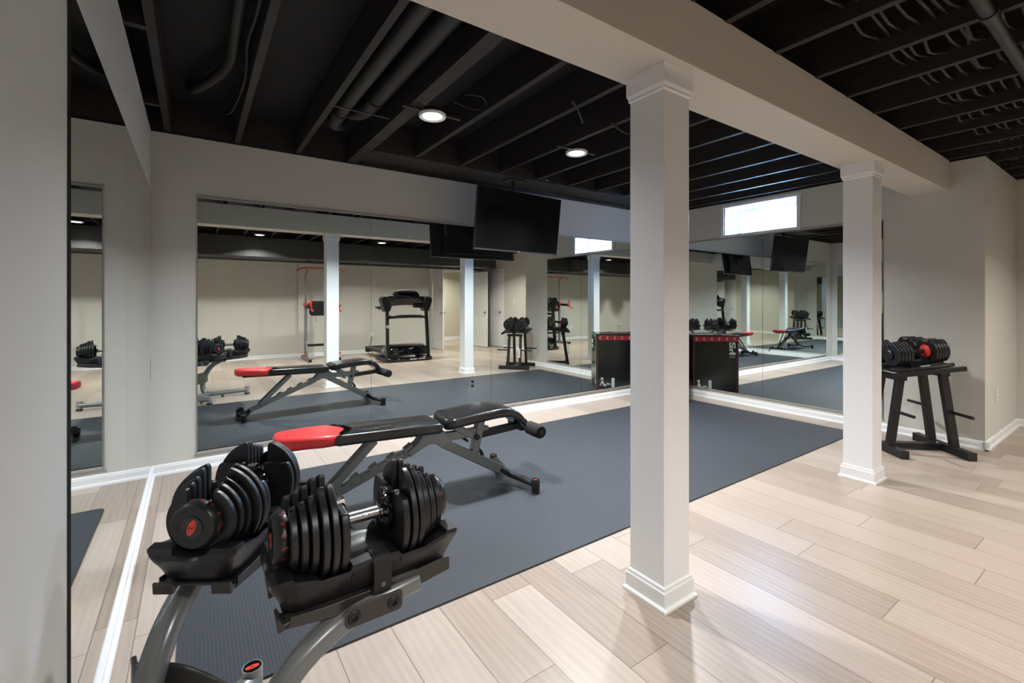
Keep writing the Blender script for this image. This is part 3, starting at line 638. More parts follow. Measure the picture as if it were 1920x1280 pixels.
stand = thing('dumbbell_stand', 'grey steel stand with two curved posts carrying the big dumbbells', 'stand', (0, 0, 0))
def stand_half(U, sg, foot):
    """sg=-1: post offset to the camera side of the right tray; +1: left tray mirrored"""
    P = lambda u, lat, z: (*at_u(U, u, lat * sg), z)
    c, s = math.cos(U[2]), math.sin(U[2]); side = (-s, c, 0)
    lt = .085
    post = [P(.34, lt * .9, .505), P(.27, lt * .95, .500), P(.17, lt, .485), P(.09, lt, .445), P(.03, lt, .395), P(-.02, lt, .32), P(-.055, lt, .22), P(-.06, lt, .13), P(-.03, lt * .8, .065), P(.05, lt * .5, .050)]
    q = post[-1]; post.append(((q[0] * .55 + foot[0] * .45), (q[1] * .55 + foot[1] * .45), .052)); post.append((foot[0], foot[1], .058))
    MB().tube(post, (.035, .030), 18, side=side, smooth=6).build('curved_post', M_STEEL, stand)
    # tray: folded sheet with rounded lips
    W2 = .098; R = Matrix.Translation((U[0], U[1], 0)) @ Matrix.Rotation(U[2], 4, 'Z')
    mb = MB(); mb.prism(oval(.02, .43, -W2, W2, .02), .520, .5255, 'z', R)
    mb.build('tray', M_TAUPE, stand, bevel=.0015)
    for (u0, u1) in ((.004, .028),):
        for v0, v1 in ((-W2, -W2 + .050), (W2 - .050, W2)):
            mb = MB(); mb.prism([(u0, .508), (u0 + .006, .506), (u1 + .01, .520), (u1 + .01, .5255), (u0 + .012, .522), (u0 + .004, .538), (u0 - .002, .536)], v0, v1, 'y', R); mb.build('tray_lip', M_TAUPE, stand, bevel=.002)
    for v in (-W2, W2):
        k = 1 if v > 0 else -1
        mb = MB(); mb.prism([(.03, .520), (.02, .512), (.16, .495), (.30, .492), (.43, .512), (.43, .545), (.40, .548), (.24, .532), (.10, .530), (.03, .536)], min(v, v + k * .003), max(v, v + k * .003), 'y', R); mb.build('tray_side', M_TAUPE, stand, bevel=.001)
    # bracket and bolts on the outer side
    v = sg * (lt + .0355)
    mb = MB(); mb.prism(oval(.145, .285, .472, .522, .012), min(v, v + sg * .004), max(v, v + sg * .004), 'y', R); mb.build('bracket', M_TAUPE, stand, bevel=.001)
    for u in (.165, .262):
        mb = MB().lathe([(.016, v), (.016, v + sg * .006), (.012, v + sg * .009), (.007, v + sg * .0095), (.006, v + sg * .005), (.001, v + sg * .005)], (u, 0, .496), 'y', 20, R); mb.build('bolt', M_BSTEEL, stand)
    for sg2 in (1,):
        mb = MB().lathe([(.030, .0), (.031, .004), (.031, .018), (.027, .020), (.027, .024)], (foot[0], foot[1], 0), 'z', 24); mb.build('rubber_foot', M_RUBBER, stand)
        cp = MB().lathe([(.028, .018), (.030, .022), (.030, .094), (.0285, .098), (.026, .098), (.026, .095), (.001, .095)], (foot[0], foot[1], 0), 'z', 28).build('end_cap', new_mat('light_grey_cap', (.30, .31, .32), .3, .3) if sg < 0 else bpy.data.materials['light_grey_cap'], stand)
        cap_logo(cp, foot[0], foot[1], .0955)
def cap_logo(parent, x, y, z, r=.025, rz=0.0):
    MB().prism([(x + p[0], y + p[1]) for p in circ(r, 28)], z, z + .0008, 'z').build('badge', M_GLOSS, parent)
    pts = [(r * .8 * math.cos(a), r * .36 * math.sin(a)) for a in [2 * PI * k / 24 for k in range(24)]]
    f = lambda p: (x + p[0] * math.cos(rz) - p[1] * math.sin(rz), y + p[0] * math.sin(rz) + p[1] * math.cos(rz))
    MB().prism([f(p) for p in pts], z + .0008, z + .0014, 'z').build('logo_mark', M_REDL, parent)
    k = r / .027; q = [(-.012, .0105), (-.0005, .004), (.0035, -.0030), (.013, -.0100), (.0005, -.0025), (-.004, .0050)]
    MB().prism([f((p[0] * k, p[1] * k * .8)) for p in q], z + .0014, z + .0018, 'z').build('logo_stroke', M_GLOSS, parent)
stand_half(U_R, -1, (.58, 1.18)); stand_half(U_L, 1, (.150, 1.655))
# shroud panel between the two posts
rings = []
path = spline([Vector((x, y, 0)) for x, y in ((-.135, 1.525), (-.118, 1.475), (-.038, 1.422), (.046, 1.305), (.115, 1.17), (.135, 1.09))], 5)
for k, p in enumerate(path):
    t_ = (path[min(k + 1, len(path) - 1)] - path[max(k - 1, 0)]).normalized(); n = Vector((-t_.y, t_.x, 0)); q = k / (len(path) - 1); zt = .337; zb = .20
    o2 = n * .012
    rings.append([tuple(p + Vector((0, 0, zb))), tuple(p + Vector((0, 0, zt))), tuple(p + o2 + Vector((0, 0, zt))), tuple(p + o2 + Vector((0, 0, zb)))])
MB().loft(rings).build('rear_panel', M_TAUPE, stand, bevel=.004)
MB().bar((*at_u(U_L, .02, .06), .055), (*at_u(U_R, .02, -.06), .055), .06, .035).build('base_brace', M_STEEL, stand, bevel=.004)
for p in ((.30, 1.22), (.07, 1.50)): MB().lathe([(.014, 0), (.016, .012), (.012, .022), (.001, .022)], (p[0], p[1], 0), 'z', 14).build('levelling_foot', M_RUBBER, stand)

# ------------------------------------------------------------------ bench
bench = thing('weight_bench', 'adjustable weight bench with black pads, red head section and grey frame', 'bench', (1.13, 2.673, .008), math.radians(-3.4))
def pad(outline_fn, us, zc, th, name, mat, sub=1):
    """lofted cushion: for each u: half width from outline_fn, rounded section"""
    rings = []
    for u in us:
        hw = outline_fn(u); z = zc(u); r = min(.022, hw * .5, th * .45); sec = oval(-hw, hw, z - th, z, r, 4)
        rings.append([(u, p[0], p[1]) for p in sec])
    return MB().loft(rings).build(name, mat, bench, angle=50)
zb = lambda u: .523 - .028 * (u + .79) / .91
def hw_black(u): return .135 if u < .10 else .135 - (u - .10) * 1.0
us = [-.500 + k * .0125 for k in range(0, 50)] + [.118, .122]
# black back pad with a concave front edge receiving the red head
def cushion(pts, z_of, th, name, mat, r=.018, sag=0.0):
    """outline polygon (u,v); builds rounded-edge cushion by insetting"""
    n = len(pts); cx = sum(p[0] for p in pts) / n; cy = sum(p[1] for p in pts) / n
    def inset(d):
        out = []
        for i, p in enumerate(pts):
            a = Vector(pts[i - 1]); b = Vector(p); c = Vector(pts[(i + 1) % n]); e1 = (b - a).normalized(); e2 = (c - b).normalized()
            nn = Vector((-e1.y - e2.y, e1.x + e2.x)); 
            if nn.length < 1e-6: nn = Vector((-e1.y, e1.x))
            nn.normalize(); k = max(.5, nn.dot(Vector((-e1.y, e1.x)))); out.append((b + nn * (d / k)))
        return out
    rings = []
    for k in range(6):
        a = PI / 2 * k / 5; d = r * (1 - math.sin(a)); dz = -th + r * (1 - math.cos(a))
        if k == 0: pass
        rings.append([(p.x, p.y, z_of(p.x) + dz) for p in inset(d)])
    for k in range(6):
        a = PI / 2 * k / 5; d = r * (1 - math.cos(a)); dz = -r * (1 - math.sin(a))
        rings.append([(p.x, p.y, z_of(p.x) + dz) for p in inset(d)])
    ins = inset(r * 1.5); rings.append([(p.x, p.y, z_of(p.x) + .0008) for p in ins])
    mb = MB(); mb.loft(rings, cap=False); m = len(rings) * n
    mb.f.append(tuple(range(n))[::-1])
    # close the top as strips across v so a curved pad keeps its curve
    top = ins; base = m - n
    mb.f.append(tuple(range(base, base + n)))
    return mb.build(name, mat, bench, angle=60)
def outline(segs):
    return segs
# back pad: rectangle with concave front
pb = [(.122, -.125), (.128, .0), (.122, .125), (.10, .135)]
pb += [(.10 - .04 * k, .135) for k in range(1, 15)]
pb += [(-.500, .130)] + [(-.41 - .085 * (abs(math.cos(PI * k / 8)) ** 1.6), .125 * math.cos(PI * k / 8)) for k in range(1, 8)] + [(-.500, -.130)]
pb += [(-.46 + .04 * k, -.135) for k in range(0, 14)] + [(.10, -.135)]
cushion(pb, zb, .062, 'back_pad', M_VINYL, .016)
pr = [(-.418 - .085 * (abs(math.cos(PI * k / 10)) ** 1.6), -.124 * math.cos(PI * k / 10)) for k in range(0, 11)]
pr += [(-.56, .130), (-.64, .120), (-.71, .104), (-.752, .090), (-.778, .070), (-.788, .045), (-.791, 0), (-.788, -.045), (-.778, -.070), (-.752, -.090), (-.71, -.104), (-.64, -.120), (-.56, -.130)]
cushion(pr, lambda u: zb(u) + .003, .066, 'head_pad', M_RED, .020)
# seat pad lofted with an arched profile
def zs(u):
    pts = [(.150, .500), (.20, .513), (.28, .520), (.40, .530), (.52, .538), (.58, .534), (.63, .520), (.68, .490), (.715, .455), (.733, .432)]
    for (a, b), (c, d_) in zip(pts[:-1], pts[1:]):
        if u <= c: return b + (d_ - b) * (u - a) / (c - a)
    return pts[-1][1]
def hs(u):
    if u < .18: return .105 + (u - .15) * 1.3
    return .150 if u < .55 else .150 - (u - .55) * .12
rings = []
us = [.150, .154, .160, .170, .185, .21, .25, .30, .35, .40, .45, .50, .54, .57, .60, .63, .655, .680, .700, .716, .728, .733]
for i, u in enumerate(us):
    e_ = min((u - .150) / .012, (.733 - u) / .012, 1.0); q = .45 + .55 * math.sqrt(max(0, 1 - (1 - e_) ** 2)); hw = hs(u) - .010 * (1 - q); th = .062 * q; z = zs(u) - .062 * (1 - q) / 2
    rings.append([(u, p[0], p[1]) for p in oval(-hw, hw, z - th, z, min(.02, th * .48), 5)])
MB().loft(rings).build('seat_pad', M_VINYL, bench, angle=60)
MB().box((-.735, -.05, .418), (.10, .05, .442), Matrix.Rotation(0, 4, 'Y')).build('pad_rail', M_BSTEEL, bench, bevel=.006).rotation_euler = (0, .030, 0)
# frame
MB().prism([(.045, .445), (.125, .450), (.175, .415), (.22, .352), (.155, .310), (.12, .345), (.07, .350), (.02, .330), (-.05, .292), (-.07, .325), (0, .372)], -.042, .042, 'y').build('hinge_bracket', M_STEEL, bench, bevel=.004)
MB().bar((.16, 0, .345), (.60, 0, .085), .05, .062, (0, 0, 1)).build('front_leg', M_STEEL, bench, bevel=.006)
MB().bar((.0, 0, .335), (-.655, 0, .085), .05, .045, (0, 0, 1)).build('ladder_rail', M_STEEL, bench, bevel=.005)
d_ = Vector((.655, 0, .25)).normalized(); up = Vector((-d_.z, 0, d_.x))
mb = MB()
for k in range(5):
    p = Vector((-.47 + k * .105, 0, .158 + k * .0400)); q = [(p + d_ * a_ + up * b_) for a_, b_ in ((-.035, .0), (.035, .0), (.030, .040), (-.020, .030))]
    MB().loft([[(v.x, y, v.z) for v in q] for y in (-.030, .030)]).build('adjustment_tooth', M_STEEL, bench, bevel=.002)
for y in (-.036, .036): MB().bar((-.26, y, .425), (-.56, y, .135), .008, .040, (0, 0, 1)).build('support_strut', M_STEEL, bench, bevel=.002)
MB().rod((-.56, -.045, .135), (-.56, .045, .135), .010).build('strut_pin', M_BSTEEL, bench)
MB().bar((.10, 0, .372), (.50, 0, .372), .042, .055).build('seat_beam', M_STEEL, bench, bevel=.004)
MB().bar((.235, -.0, .440), (.42, -.0, .330), .060, .045).build('seat_link', M_STEEL, bench, bevel=.004)
MB().bar((.445, 0, .455), (.395, 0, .235), .056, .050, (1, 0, 0)).build('seat_post', M_STEEL, bench, bevel=.004)
MB().tube([(.415, .0, .27), (.455, 0, .22), (.46, 0, .17), (.445, 0, .14)], .012, 10, smooth=4).build('locking_lever', M_BSTEEL, bench)
MB().bar((.43, 0, .350), (.795, 0, .372), .045, .045).build('roller_arm', M_BSTEEL, bench, bevel=.004)
MB().lathe([(.014, -.036), (.018, -.034), (.018, -.046), (.010, -.048)], (.40, 0, .345), 'y', 16).lathe([(.010, .036), (.016, .036), (.016, .05), (.001, .052)], (.40, 0, .345), 'y', 16).rod((.325, -.05, .335), (.325, .05, .335), .009).build('locking_knob', M_BSTEEL, bench)
MB().rod((.81, -.195, .352), (.81, .195, .352), .011).build('roller_bar', M_BSTEEL, bench)
for s_ in (-1, 1):
    MB().lathe([(.012, s_ * .030), (.040, s_ * .033), (.045, s_ * .045), (.046, s_ * .11), (.045, s_ * .178), (.038, s_ * .190), (.014, s_ * .192)], (.81, 0, .352), 'y', 28).build('foam_roller', M_FOAM, bench)
    MB().lathe([(.001, s_ * .190), (.014, s_ * .190), (.014, s_ * .199), (.001, s_ * .200)], (.81, 0, .352), 'y', 16).build('roller_end_cap', M_BSTEEL, bench)
# feet bars
fb = [(.60, 0, .092), (.645, -.06, .062), (.685, -.15, .050), (.700, -.275, .056)]
for s_ in (-1, 1):
    MB().tube([(p[0], p[1] * -s_, p[2]) for p in fb], (.020, .028), 14, side=(0, 0, 1), smooth=5).build('front_foot_bar', M_BSTEEL, bench)
    y = s_ * .28
    MB().lathe([(.027, 0), (.027, .02), (.024, .022)], (.70, y, 0), 'z', 20).build('rubber_foot', M_RUBBER, bench)
    cp = MB().lathe([(.026, .020), (.028, .024), (.028, .084), (.026, .088), (.023, .088), (.023, .085), (.001, .085)], (.70, y, 0), 'z', 24).build('end_cap', M_BSTEEL, bench); cap_logo(cp, .70, y, .0855, .015)
    MB().tube([(-.655, 0, .085), (-.69, s_ * .05, .055), (-.725, s_ * .10, .050), (-.73, s_ * .15, .050)], (.020, .024), 14, side=(0, 0, 1), smooth=5).build('rear_foot_bar', M_BSTEEL, bench)
    cp = MB().lathe([(.024, 0), (.026, .02), (.028, .024), (.028, .078), (.025, .082), (.001, .082)], (-.73, s_ * .165, 0), 'z', 24).build('end_cap', M_BSTEEL, bench)
    MB().lathe([(.030, s_ * -.012), (.034, s_ * -.010), (.034, s_ * .010), (.030, s_ * .012)], (-.725, s_ * .10, .075), 'y', 20).build('transport_wheel', M_RUBBER, bench)
MB().lathe([(.001, -.038), (.013, -.036), (.013, -.030)], (-.60, 0, .105), 'y', 12).build('frame_bolt', M_BSTEEL, bench)

# ------------------------------------------------------------------ plyo box
B0 = Vector((4.87, 3.31, .008)); ph = math.radians(37)
box = thing('plyo_box', 'tall black padded jump box with red bands, standing in the mirrored corner', 'box', B0, ph)
BW, BD, BH = .61, .508, .780       # along local x, local y, height; local front face y=0 faces the right mirror
MB().box((0, 0, 0), (BW, BD, BH)).build('padded_body', new_mat('gloss_black_vinyl', (.008, .008, .009), .22, coat=.2), box, bevel=.010, seg=3)
def face_art(name_sfx, origin, xv, nv, w, trim, band):
    """graphics on a vertical face: origin bottom-left seen from outside, xv along the face, nv outward"""
    o = Vector(origin); X = Vector(xv); N = Vector(nv); Z = Vector((0, 0, 1))
    def q(mb, x0, z0, x1, z1, off=.0012):
        vs = [o + X * x + Z * z + N * k for k in (-.0005, off) for x, z in ((x0, z0), (x1, z0), (x1, z1), (x0, z1))]
        mb.add([tuple(v) for v in vs], [(0, 1, 2, 3), (4, 7, 6, 5), (0, 4, 5, 1), (1, 5, 6, 2), (2, 6, 7, 3), (3, 7, 4, 0)]); return mb
    def poly(mb, pts, off=.0020):
        vs = [o + X * x + Z * z + N * k for k in (-.0005, off) for x, z in pts]; n_ = len(pts)
        mb.add([tuple(v) for v in vs], [tuple(range(n_)), tuple(range(n_, 2 * n_))[::-1]] + [(i, (i + 1) % n_, n_ + (i + 1) % n_, n_ + i) for i in range(n_)]); return mb
    mb = MB(); q(mb, .014, .015, .024, BH - .015); q(mb, w - .024, .015, w - .014, BH - .015); q(mb, .014, .015, w - .014, .022)
    mb.build('border_print', trim, box)
    if band:
        q(MB(), .014, BH - .085, w - .014, BH - .018).build('red_band', M_REDB, box)
        mb = MB(); zc = BH - .0515
        nchev = 6
        for k in range(nchev):
            cx = .055 + k * (w - .11) / (nchev - 1)
            poly(mb, [(cx - .014, zc + .022), (cx - .004, zc + .022), (cx + .014, zc), (cx - .004, zc - .022), (cx - .014, zc - .022), (cx + .004, zc)])
        mb.build('chevrons', M_PRINT, box)
        # seen from outside the number stands sideways at the left top
        gx0, gx1 = .045, .125; W_ = gx1 - gx0
        fx = lambda t: gx1 - t * W_            # t measured in the mirror image left->right
        z1 = BH - .095; z2 = z1 - .080; z3 = z2 - .008; z4 = z3 - .080; h = z1 - z2
        mb = MB()
        for t0, t1, a_, b_ in ((0, .22, 0, 1), (0, .6, .62, 1), (.40, .60, 0, 1), (.40, 1, 0, .38), (.78, 1, 0, 1)): q(mb, fx(t1), z1 - b_ * h, fx(t0), z1 - a_ * h)
        for t0, t1, a_, b_ in ((0, 1, .58, 1), (.36, .60, 0, 1), (0, .6, 0, .36)): q(mb, fx(t1), z3 - b_ * h, fx(t0), z3 - a_ * h)
        mb.build('number_24', M_PRINT, box)
        m = Matrix(((X.x, 0, N.x, 0), (X.y, 0, N.y, 0), (X.z, 1, N.z, 0), (0, 0, 0, 1)))
        c = o + X * ((gx0 + gx1) / 2) + Z * (z4 - .028) + N * .001; m.translation = c
        MB().text('INCH', .028, m, .0006).build('inch_lettering', M_PRINT, box)
    # person doing dips against a block, at the right bottom
    mir = lambda x: w - .045 - x
    mb = MB(); poly(mb, [(mir(.035) + .018 * math.cos(a_), .165 + .018 * math.sin(a_)) for a_ in [-2 * PI * k / 18 for k in range(18)]])
    for pts in ([(.028, .140), (.048, .142), (.075, .075), (.055, .062)], [(.030, .138), (.012, .085), (.0, .070), (.018, .072), (.042, .118)], [(.055, .070), (.075, .080), (.105, .105), (.110, .090), (.075, .058)], [(.100, .108), (.150, .094), (.150, .080), (.102, .090)]):
        poly(mb, [(mir(p[0]), p[1]) for p in pts])
    q(mb, mir(.205), .045, mir(.165), .175)
    mb.build('dip_figure_print', M_PRINT, box)
face_art('front', (0, 0, 0), (1, 0, 0), (0, -1, 0), BW, M_REDD, True)
face_art('back', (BW, BD, 0), (-1, 0, 0), (0, 1, 0), BW, M_REDD, True)
# left face with green border and sideways number
mb = MB()
for a_, b_ in (((-.0015, .014, .015), (.0005, .030, BH - .015)), ((-.0015, BD - .030, .015), (.0005, BD - .010, BH - .015)), ((-.0015, .014, BH - .022), (.0005, BD - .012, BH - .014))): mb.box(a_, b_)
mb.build('green_border', M_GREEN, box)
m = Matrix(((0, 0, -1, -.001), (-1, 0, 0, .12), (0, 1, 0, .62), (0, 0, 0, 1))) @ Matrix.Rotation(PI / 2, 4, 'Z')
MB().text('30', .14, m, .0006, .002).build('number_30', M_PRINT, box)
m = Matrix(((0, 0, -1, -.001), (-1, 0, 0, .40), (0, 1, 0, .10), (0, 0, 0, 1)))
MB().text('FIT', .07, m, .0006, .001) if False else None
MB().box((-.0015, .40, .09), (.0005, .46, .10)).box((-.0015, .40, .12), (.0005, .46, .13)).box((-.0015, .45, .09), (.0005, .46, .15)).build('corner_print', M_PRINT, box)
mb = MB(); mb.box((.05, .06, BH - .0005), (.20, .09, BH + .001)); mb.box((.30, .10, BH - .0005), (.52, .13, BH + .001)); mb.build('top_print', M_PRINT, box)

# ------------------------------------------------------------------ black rack with two hex-plate dumbbells at right
rk = thing('dumbbell_rack', 'black steel dumbbell rack standing against the right wall', 'rack', (4.965, 1.265, 0), math.radians(50))
# local x = along base bars (e1), local y = -e2 ; e2 (towards the camera-right) is local -y
tilt = math.radians(7)
for yb, sfx in ((.245, 1), (-.245, -1)):
    MB().box((-.27, yb - .03, 0.004), (.27, yb + .03, .064)).build('base_bar', M_BSTEEL, rk, bevel=.004)
    for x in (-.272, .272): MB().box((min(x, x * 1.04), yb - .032, 0), (max(x, x * 1.04), yb + .032, .067)).build('end_cap', M_RUBBER, rk, bevel=.004)
    for x in (-.115, .115):
        yt = yb * .66; zt = .640 - yt * math.tan(tilt)
        MB().bar((x, yb, .05), (x * .92, yt, zt), .058, .040, (1, 0, 0)).build('leg', M_BSTEEL, rk, bevel=.003)
        # peg out along x
        sx = 1 if x > 0 else -1; yp = yb * .86
        MB().rod((x, yp, .345), (x + sx * .21, yp, .345), .0125, 14).build('plate_peg', M_BSTEEL, rk)
    MB().box((-.14, yb * .66 - .035, .615 - yb * .66 * math.tan(tilt)), (.14, yb * .66 + .035, .655 - yb * .66 * math.tan(tilt))).build('top_bracket', M_BSTEEL, rk, bevel=.003)
MB().box((-.03, -.24, .012), (.03, .24, .058)).build('cross_bar', M_BSTEEL, rk, bevel=.003)
MB().lathe([(.012, 0), (.012, .006), (.001, .008)], (0, -.20, .058), 'z', 12).lathe([(.012, 0), (.012, .006), (.001, .008)], (0, .20, .058), 'z', 12).build('bolt', M_CHROME, rk)
Rk = Matrix.Translation((0, 0, .678)) @ Matrix.Rotation(-tilt, 4, 'X')
for sx in (-1, 1):
    MB().box((sx * .215 - .016, -.250, -.014), (sx * .215 + .016, .29, .022), Rk).build('top_rail', M_BSTEEL, rk, bevel=.003)
MB().box((-.20, -.15, -.012), (.20, -.09, .004), Rk).box((-.20, .09, -.012), (.20, .15, .004), Rk).build('tray_cross_bar', M_BSTEEL, rk, bevel=.002)
m = Matrix(((0, 0, 0, 0),) * 4)
lg = Vector((.115, .290, .26)); MBt = MB().text('WEIDER', .042, Matrix.Translation((.121, .281, .28)) @ Matrix.Rotation(PI, 4, 'Z') @ Matrix.Rotation(PI / 2, 4, 'X') @ Matrix.Rotation(-PI / 2, 4, 'Z') , .0015, .0008) if False else None
mb = MB()
for k in range(7): mb.box((.095 + (.004 if k % 2 else 0), .2655 - k * .0022, .24 + k * .021), (.125, .2790 - k * .0022, .256 + k * .021))
mb.box((.088, .266, .222), (.128, .281, .238)); mb.build('leg_lettering', M_PRINT, rk)

def small_db_tray(label, x):
    t = thing('dumbbell_tray', label, 'tray', group='black trays on the dumbbell rack'); 
    rings = []
    for k, (y, hw) in enumerate(((-.235, .055), (-.225, .080), (-.16, .098), (0, .100), (.16, .098), (.225, .080), (.235, .055))):
        rings.append([(-hw, y, 0), (-hw, y, .022), (-hw * .82, y, .030), (-hw * .6, y, .014), (hw * .6, y, .014), (hw * .82, y, .030), (hw, y, .022), (hw, y, 0)])
    MB().loft(rings).build('tray_shell', M_GREY if False else M_BLACK, t, bevel=.003)
    MB().box((-.090, -.035, .026), (-.074, .035, .0315)).build('label_plate', M_PRINT, t)
    MB().box((-.03, -.06, .014), (.03, .06, .030)).build('saddle', M_BLACK, t, bevel=.004)
    return t
def small_db(label):
    t = thing('adjustable_dumbbell', label, 'dumbbell', group='red-collared dumbbells on the black rack')
    MB().rod((0, -.075, 0), (0, .075, 0), .0165, 16).build('handle', M_RUBBER, t)
    for s in (-1, 1):
        MB().lathe([(.017, s * .060), (.040, s * .064), (.052, s * .073), (.052, s * .080), (.017, s * .082)], (0, 0, 0), 'y', 28).build('red_collar', M_REDP, t)
        for k in range(5):
            y0 = .083 + k * .0225; R = .106 - .002 * k; r0 = R - .004
            prof = []
            for j in range(26):
                a = PI * .62 + (2 * PI - PI * .24) * j / 25 - 0; prof.append((R * math.cos(a), R * math.sin(a)))
            prof += [(.022, R * .74), (.018, R * .50), (-.018, R * .50), (-.022, R * .74)]
            MB().prism(prof, min(s * y0, s * (y0 + .0195)), max(s * y0, s * (y0 + .0195)), 'y').build('weight_plate', M_PLATE, t, bevel=.004)
        MB().box((-.012, min(s * .083, s * .185), .040), (.012, max(s * .083, s * .185), .075)).build('selector_rail', M_BLACK, t, bevel=.003)
        MB().box((-.010, min(s * .088, s * .112), .072), (.010, max(s * .088, s * .112), .082)).build('red_latch', M_REDP, t, bevel=.002)
        MB().lathe([(.001, s * .195), (.040, s * .195), (.042, s * .205), (.034, s * .214), (.001, s * .216)], (0, 0, 0), 'y', 28).build('end_cap', M_BLACK, t)
    return t
RW = Matrix.Translation(rk.location) @ Matrix.Rotation(math.radians(50), 4, 'Z') @ Rk
def place(o, p):
    M_ = RW @ Matrix.Translation(p); o.location = M_.translation; o.rotation_euler = M_.to_euler()
tr = small_db_tray('black tray under the front dumbbell on the rack, with a pale label', 0); place(tr, (-.105, .025, .0225))
tr2 = copy_tree(tr); tr2['label'] = 'black tray under the rear dumbbell on the rack, nearer the wall'; place(tr2, (.108, .025, .0225))
sd = small_db('black dumbbell with red collars on the rack, nearer the column'); place(sd, (-.107, .025, .155))
sd2 = copy_tree(sd); sd2['label'] = 'black dumbbell with red collars on the rack, nearer the wall'; place(sd2, (.110, .025, .155))

# ------------------------------------------------------------------ treadmill (seen in the mirrors)
tm = thing('treadmill', 'black treadmill with big console, seen in the mirror', 'treadmill', (3.66, -.70, 0), 0)
# local y negative = towards the rear; front edge at y=0
MB().tube([(-.455, -.03, .045), (-.40, 0, .045), (0, 0, .045), (.40, 0, .045), (.455, -.03, .045)], (.04, .035), 12, side=(0, 0, 1)).build('front_crossbar', M_GLOSS, tm)
for s_ in (-1, 1):
    MB().box((s_ * .45 - .04, -.75, .01), (s_ * .45 + .04, 0, .075)).build('base_rail', M_BLACK, tm, bevel=.012)
    MB().bar((s_ * .445, -.10, .05), (s_ * .425, -.20, 1.17), .055, .085, (0, 1, 0)).build('upright', M_BLACK, tm, bevel=.012)
    MB().box((s_ * .36 - .05, -1.62, .13), (s_ * .36 + .05, -.45, .20)).build('foot_rail', M_BLACK, tm, bevel=.012)
    MB().lathe([(.001, s_ * -.03), (.05, s_ * -.03), (.055, s_ * -.02), (.055, s_ * .02), (.05, s_ * .03), (.001, s_ * .03)], (s_ * .40, -.60, .058), 'x', 24).build('wheel', M_BLUE, tm)
    MB().tube([(s_ * .44, -.20, 1.12), (s_ * .47, -.35, 1.10), (s_ * .47, -.55, 1.08)], .028, 12, smooth=4).build('side_handlebar', M_BLACK, tm)
MB().box((-.34, -1.62, .10), (.34, -.45, .17)).build('deck', M_BLACK, tm, bevel=.01)
MB().box((-.28, -1.60, .17), (.28, -.55, .178)).build('running_belt', M_RUBBER, tm)
rings = []
for y, hw, z in ((-.62, .40, .22), (-.52, .42, .30), (-.38, .43, .345), (-.22, .43, .335), (-.10, .42, .30), (-.06, .41, .20)):
    rings.append([(-hw, y, .12), (-hw, y, z - .04), (-hw * .85, y, z - .005), (0, y, z), (hw * .85, y, z - .005), (hw, y, z - .04), (hw, y, .12)])
MB().loft(rings).build('motor_hood', M_GLOSS, tm, bevel=.01)
MB().box((-.42, -1.68, .07), (.42, -1.60, .20)).build('rear_end_cap', M_BLACK, tm, bevel=.012)
rings = []
for x in [-.50 + .05 * k for k in range(21)]:
    q = 1 - (x / .5) ** 2; zt = 1.30 + .09 * q + (.07 if abs(x) < .26 else 0); zb_ = 1.11 + .05 * q; yo = -.24 - .0 * q
    rings.append([(x, yo + .03, zb_), (x, yo + .085, (zb_ + zt) / 2), (x, yo + .02, zt), (x, yo - .10, zt - .02), (x, yo - .12, zb_ - .02)])
MB().loft(rings).build('console', M_GLOSS, tm, bevel=.008)
for s_ in (-1, 1): MB().prism([(s_ * .51, 1.335), (s_ * .56, 1.27), (s_ * .48, 1.02), (s_ * .38, 1.03), (s_ * .34, 1.13), (s_ * .40, 1.33)], -.34, -.14, 'y').build('console_arm', M_BLACK, tm, bevel=.01)
for s_ in (-1, 1): MB().box((s_ * .39 - .10, -.26, 1.338), (s_ * .39 + .10, -.20, 1.352)).build('speaker_cap', M_SILVER, tm, bevel=.004)
MB().tube([(-.20, -.20, 1.455), (0, -.19, 1.468), (.20, -.20, 1.455)], .010, 8, smooth=4).build('console_top_trim', M_SILVER, tm)  # thin silver tube along the top edge of the console
MB().box((.17, -.30, 1.10), (.36, -.16, 1.18)).build('console_module', M_BLACK, tm, bevel=.008)
MB().tube([(-.40, -.20, .90), (-.34, -.12, .915), (0, -.09, .925), (.34, -.12, .915), (.40, -.20, .90)], (.035, .022), 12, side=(0, 0, 1), smooth=4).build('cross_handlebar', M_BLACK, tm)
MB().box((-.53, -.30, 1.09), (-.64, -.24, 1.14)).build('tablet_holder', M_GREY, tm, bevel=.008)
mb = MB()
for k in range(7): mb.box((-.02 + k * .022, .034, .035), (-.004 + k * .022, .037, .060)).box((.17 + k * .022, .034, .035), (.186 + k * .022, .037, .060))
mb.build('base_lettering', M_PRINT, tm)
MB().lathe([(.030, -.002), (.036, -.002), (.036, .002), (.030, .002)], (-.443, -.105, .72), 'y', 20).build('upright_emblem', M_PRINT, tm)
MB().tube([Vector(p) - Vector((3.66, -.70, 0)) for p in [(3.52, YF2 + .03, .40), (3.50, YF2 + .09, .34), (3.42, YF2 + .14, .15), (3.36, YF2 + .25, .03), (3.40, -2.40, .012), (3.42, -2.30, .10)]], .006, 8, smooth=5).build('power_cord', M_RUBBER, tm)

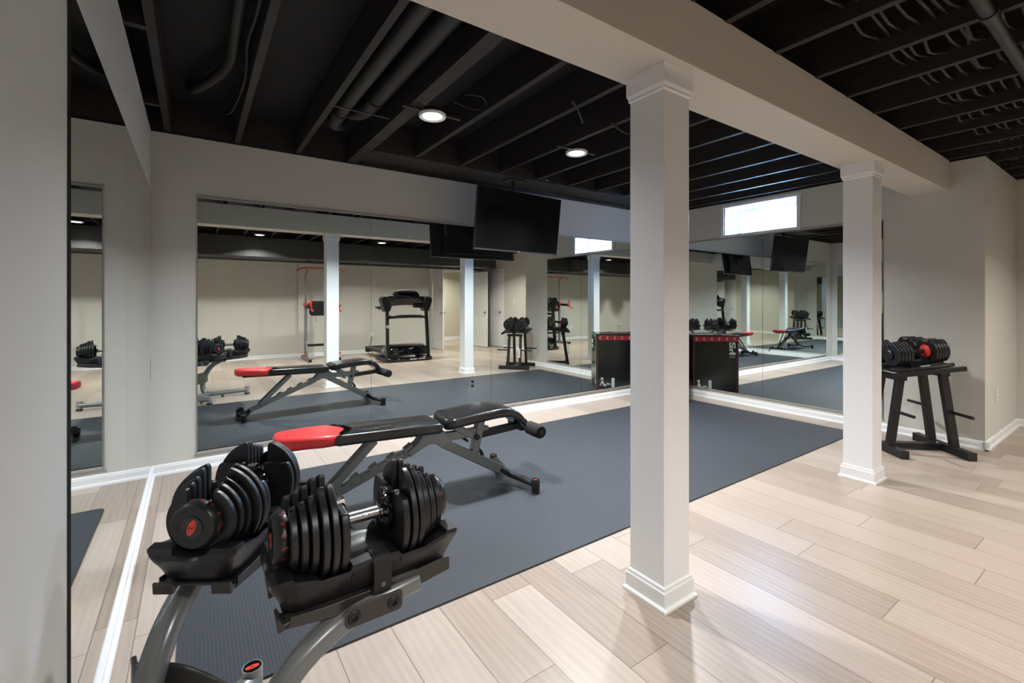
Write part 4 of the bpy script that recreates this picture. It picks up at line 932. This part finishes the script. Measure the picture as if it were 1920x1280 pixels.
# ------------------------------------------------------------------ power tower
pt = thing('power_tower', 'grey pull-up and dip tower with red grips, seen in the mirror', 'tower', (2.215, -2.10, 0), 0)
for s_ in (-1, 1):
    x = s_ * .29
    MB().box((x - .025, -.42, 0.008), (x + .025, .40, .055)).build('base_foot', M_STEEL, pt, bevel=.004)
    for y in (-.42, .40): MB().box((x - .028, y - .02, 0), (x + .028, y + .02, .060)).build('foot_cap', M_BSTEEL, pt, bevel=.004)
    MB().bar((x, -.05, .05), (x, -.05, 1.22), .045, .055, (1, 0, 0)).build('upright', M_STEEL, pt, bevel=.004)
    MB().tube([(x, -.05, 1.20), (x, -.05, 1.50), (x, -.06, 1.75), (x + s_ * -.02, .0, 1.88), (x - s_ * -.03, .10, 1.93)], .019, 12, smooth=5).build('upper_post', M_STEEL, pt)
    MB().bar((x, .0, .40), (x, .20, .06), .03, .03, (1, 0, 0)).build('brace', M_STEEL, pt, bevel=.003)
    MB().box((x - .05, -.06, 1.14), (x + .05, .02, 1.20)).build('red_clamp', M_REDP, pt, bevel=.004)
    MB().rod((x, 0, 1.12), (x - s_ * .02, .42, 1.10), .018).build('dip_arm', M_BSTEEL, pt)
    MB().rod((x - s_ * .02, .40, 1.08), (x - s_ * .02, .40, 1.26), .018).build('grip', M_REDP, pt)
    MB().rod((x - s_ * .02, .42, 1.08), (x - s_ * .02, .55, 1.03), .016).build('dip_handle', M_REDP, pt)
    MB().rod((x - s_ * .01, .10, .12), (x + s_ * .10, .10, .12), .016).build('push_up_grip', M_REDP, pt)
MB().tube([(-.49, .10, 1.87), (-.40, .10, 1.915), (-.32, .10, 1.93), (0, .10, 1.93), (.32, .10, 1.93), (.40, .10, 1.915), (.49, .10, 1.87)], .0155, 12).build('pull_up_bar', M_REDP, pt)
MB().box((-.29, -.075, .28), (.29, -.025, .33)).build('cross_bar', M_BSTEEL, pt, bevel=.003)
MB().box((-.29, -.075, 1.08), (.29, -.045, 1.12)).build('pad_cross_bar', M_STEEL, pt, bevel=.003)
MB().prism(oval(-.23, .23, .93, 1.24, .07), -.03, .04, 'y').build('back_pad', M_VINYL, pt, bevel=.015, seg=3)
for s_ in (-1, 1): MB().prism(oval(s_ * .29 - .045, s_ * .29 + .045, .06, .34, .03), 1.125, 1.165, 'z').build('arm_pad', M_VINYL, pt, bevel=.01)
MB().tube([(-.10, .0, .93), (-.11, .02, .86), (-.08, .01, .80)], .004, 6, smooth=3).build('strap', M_RUBBER, pt)
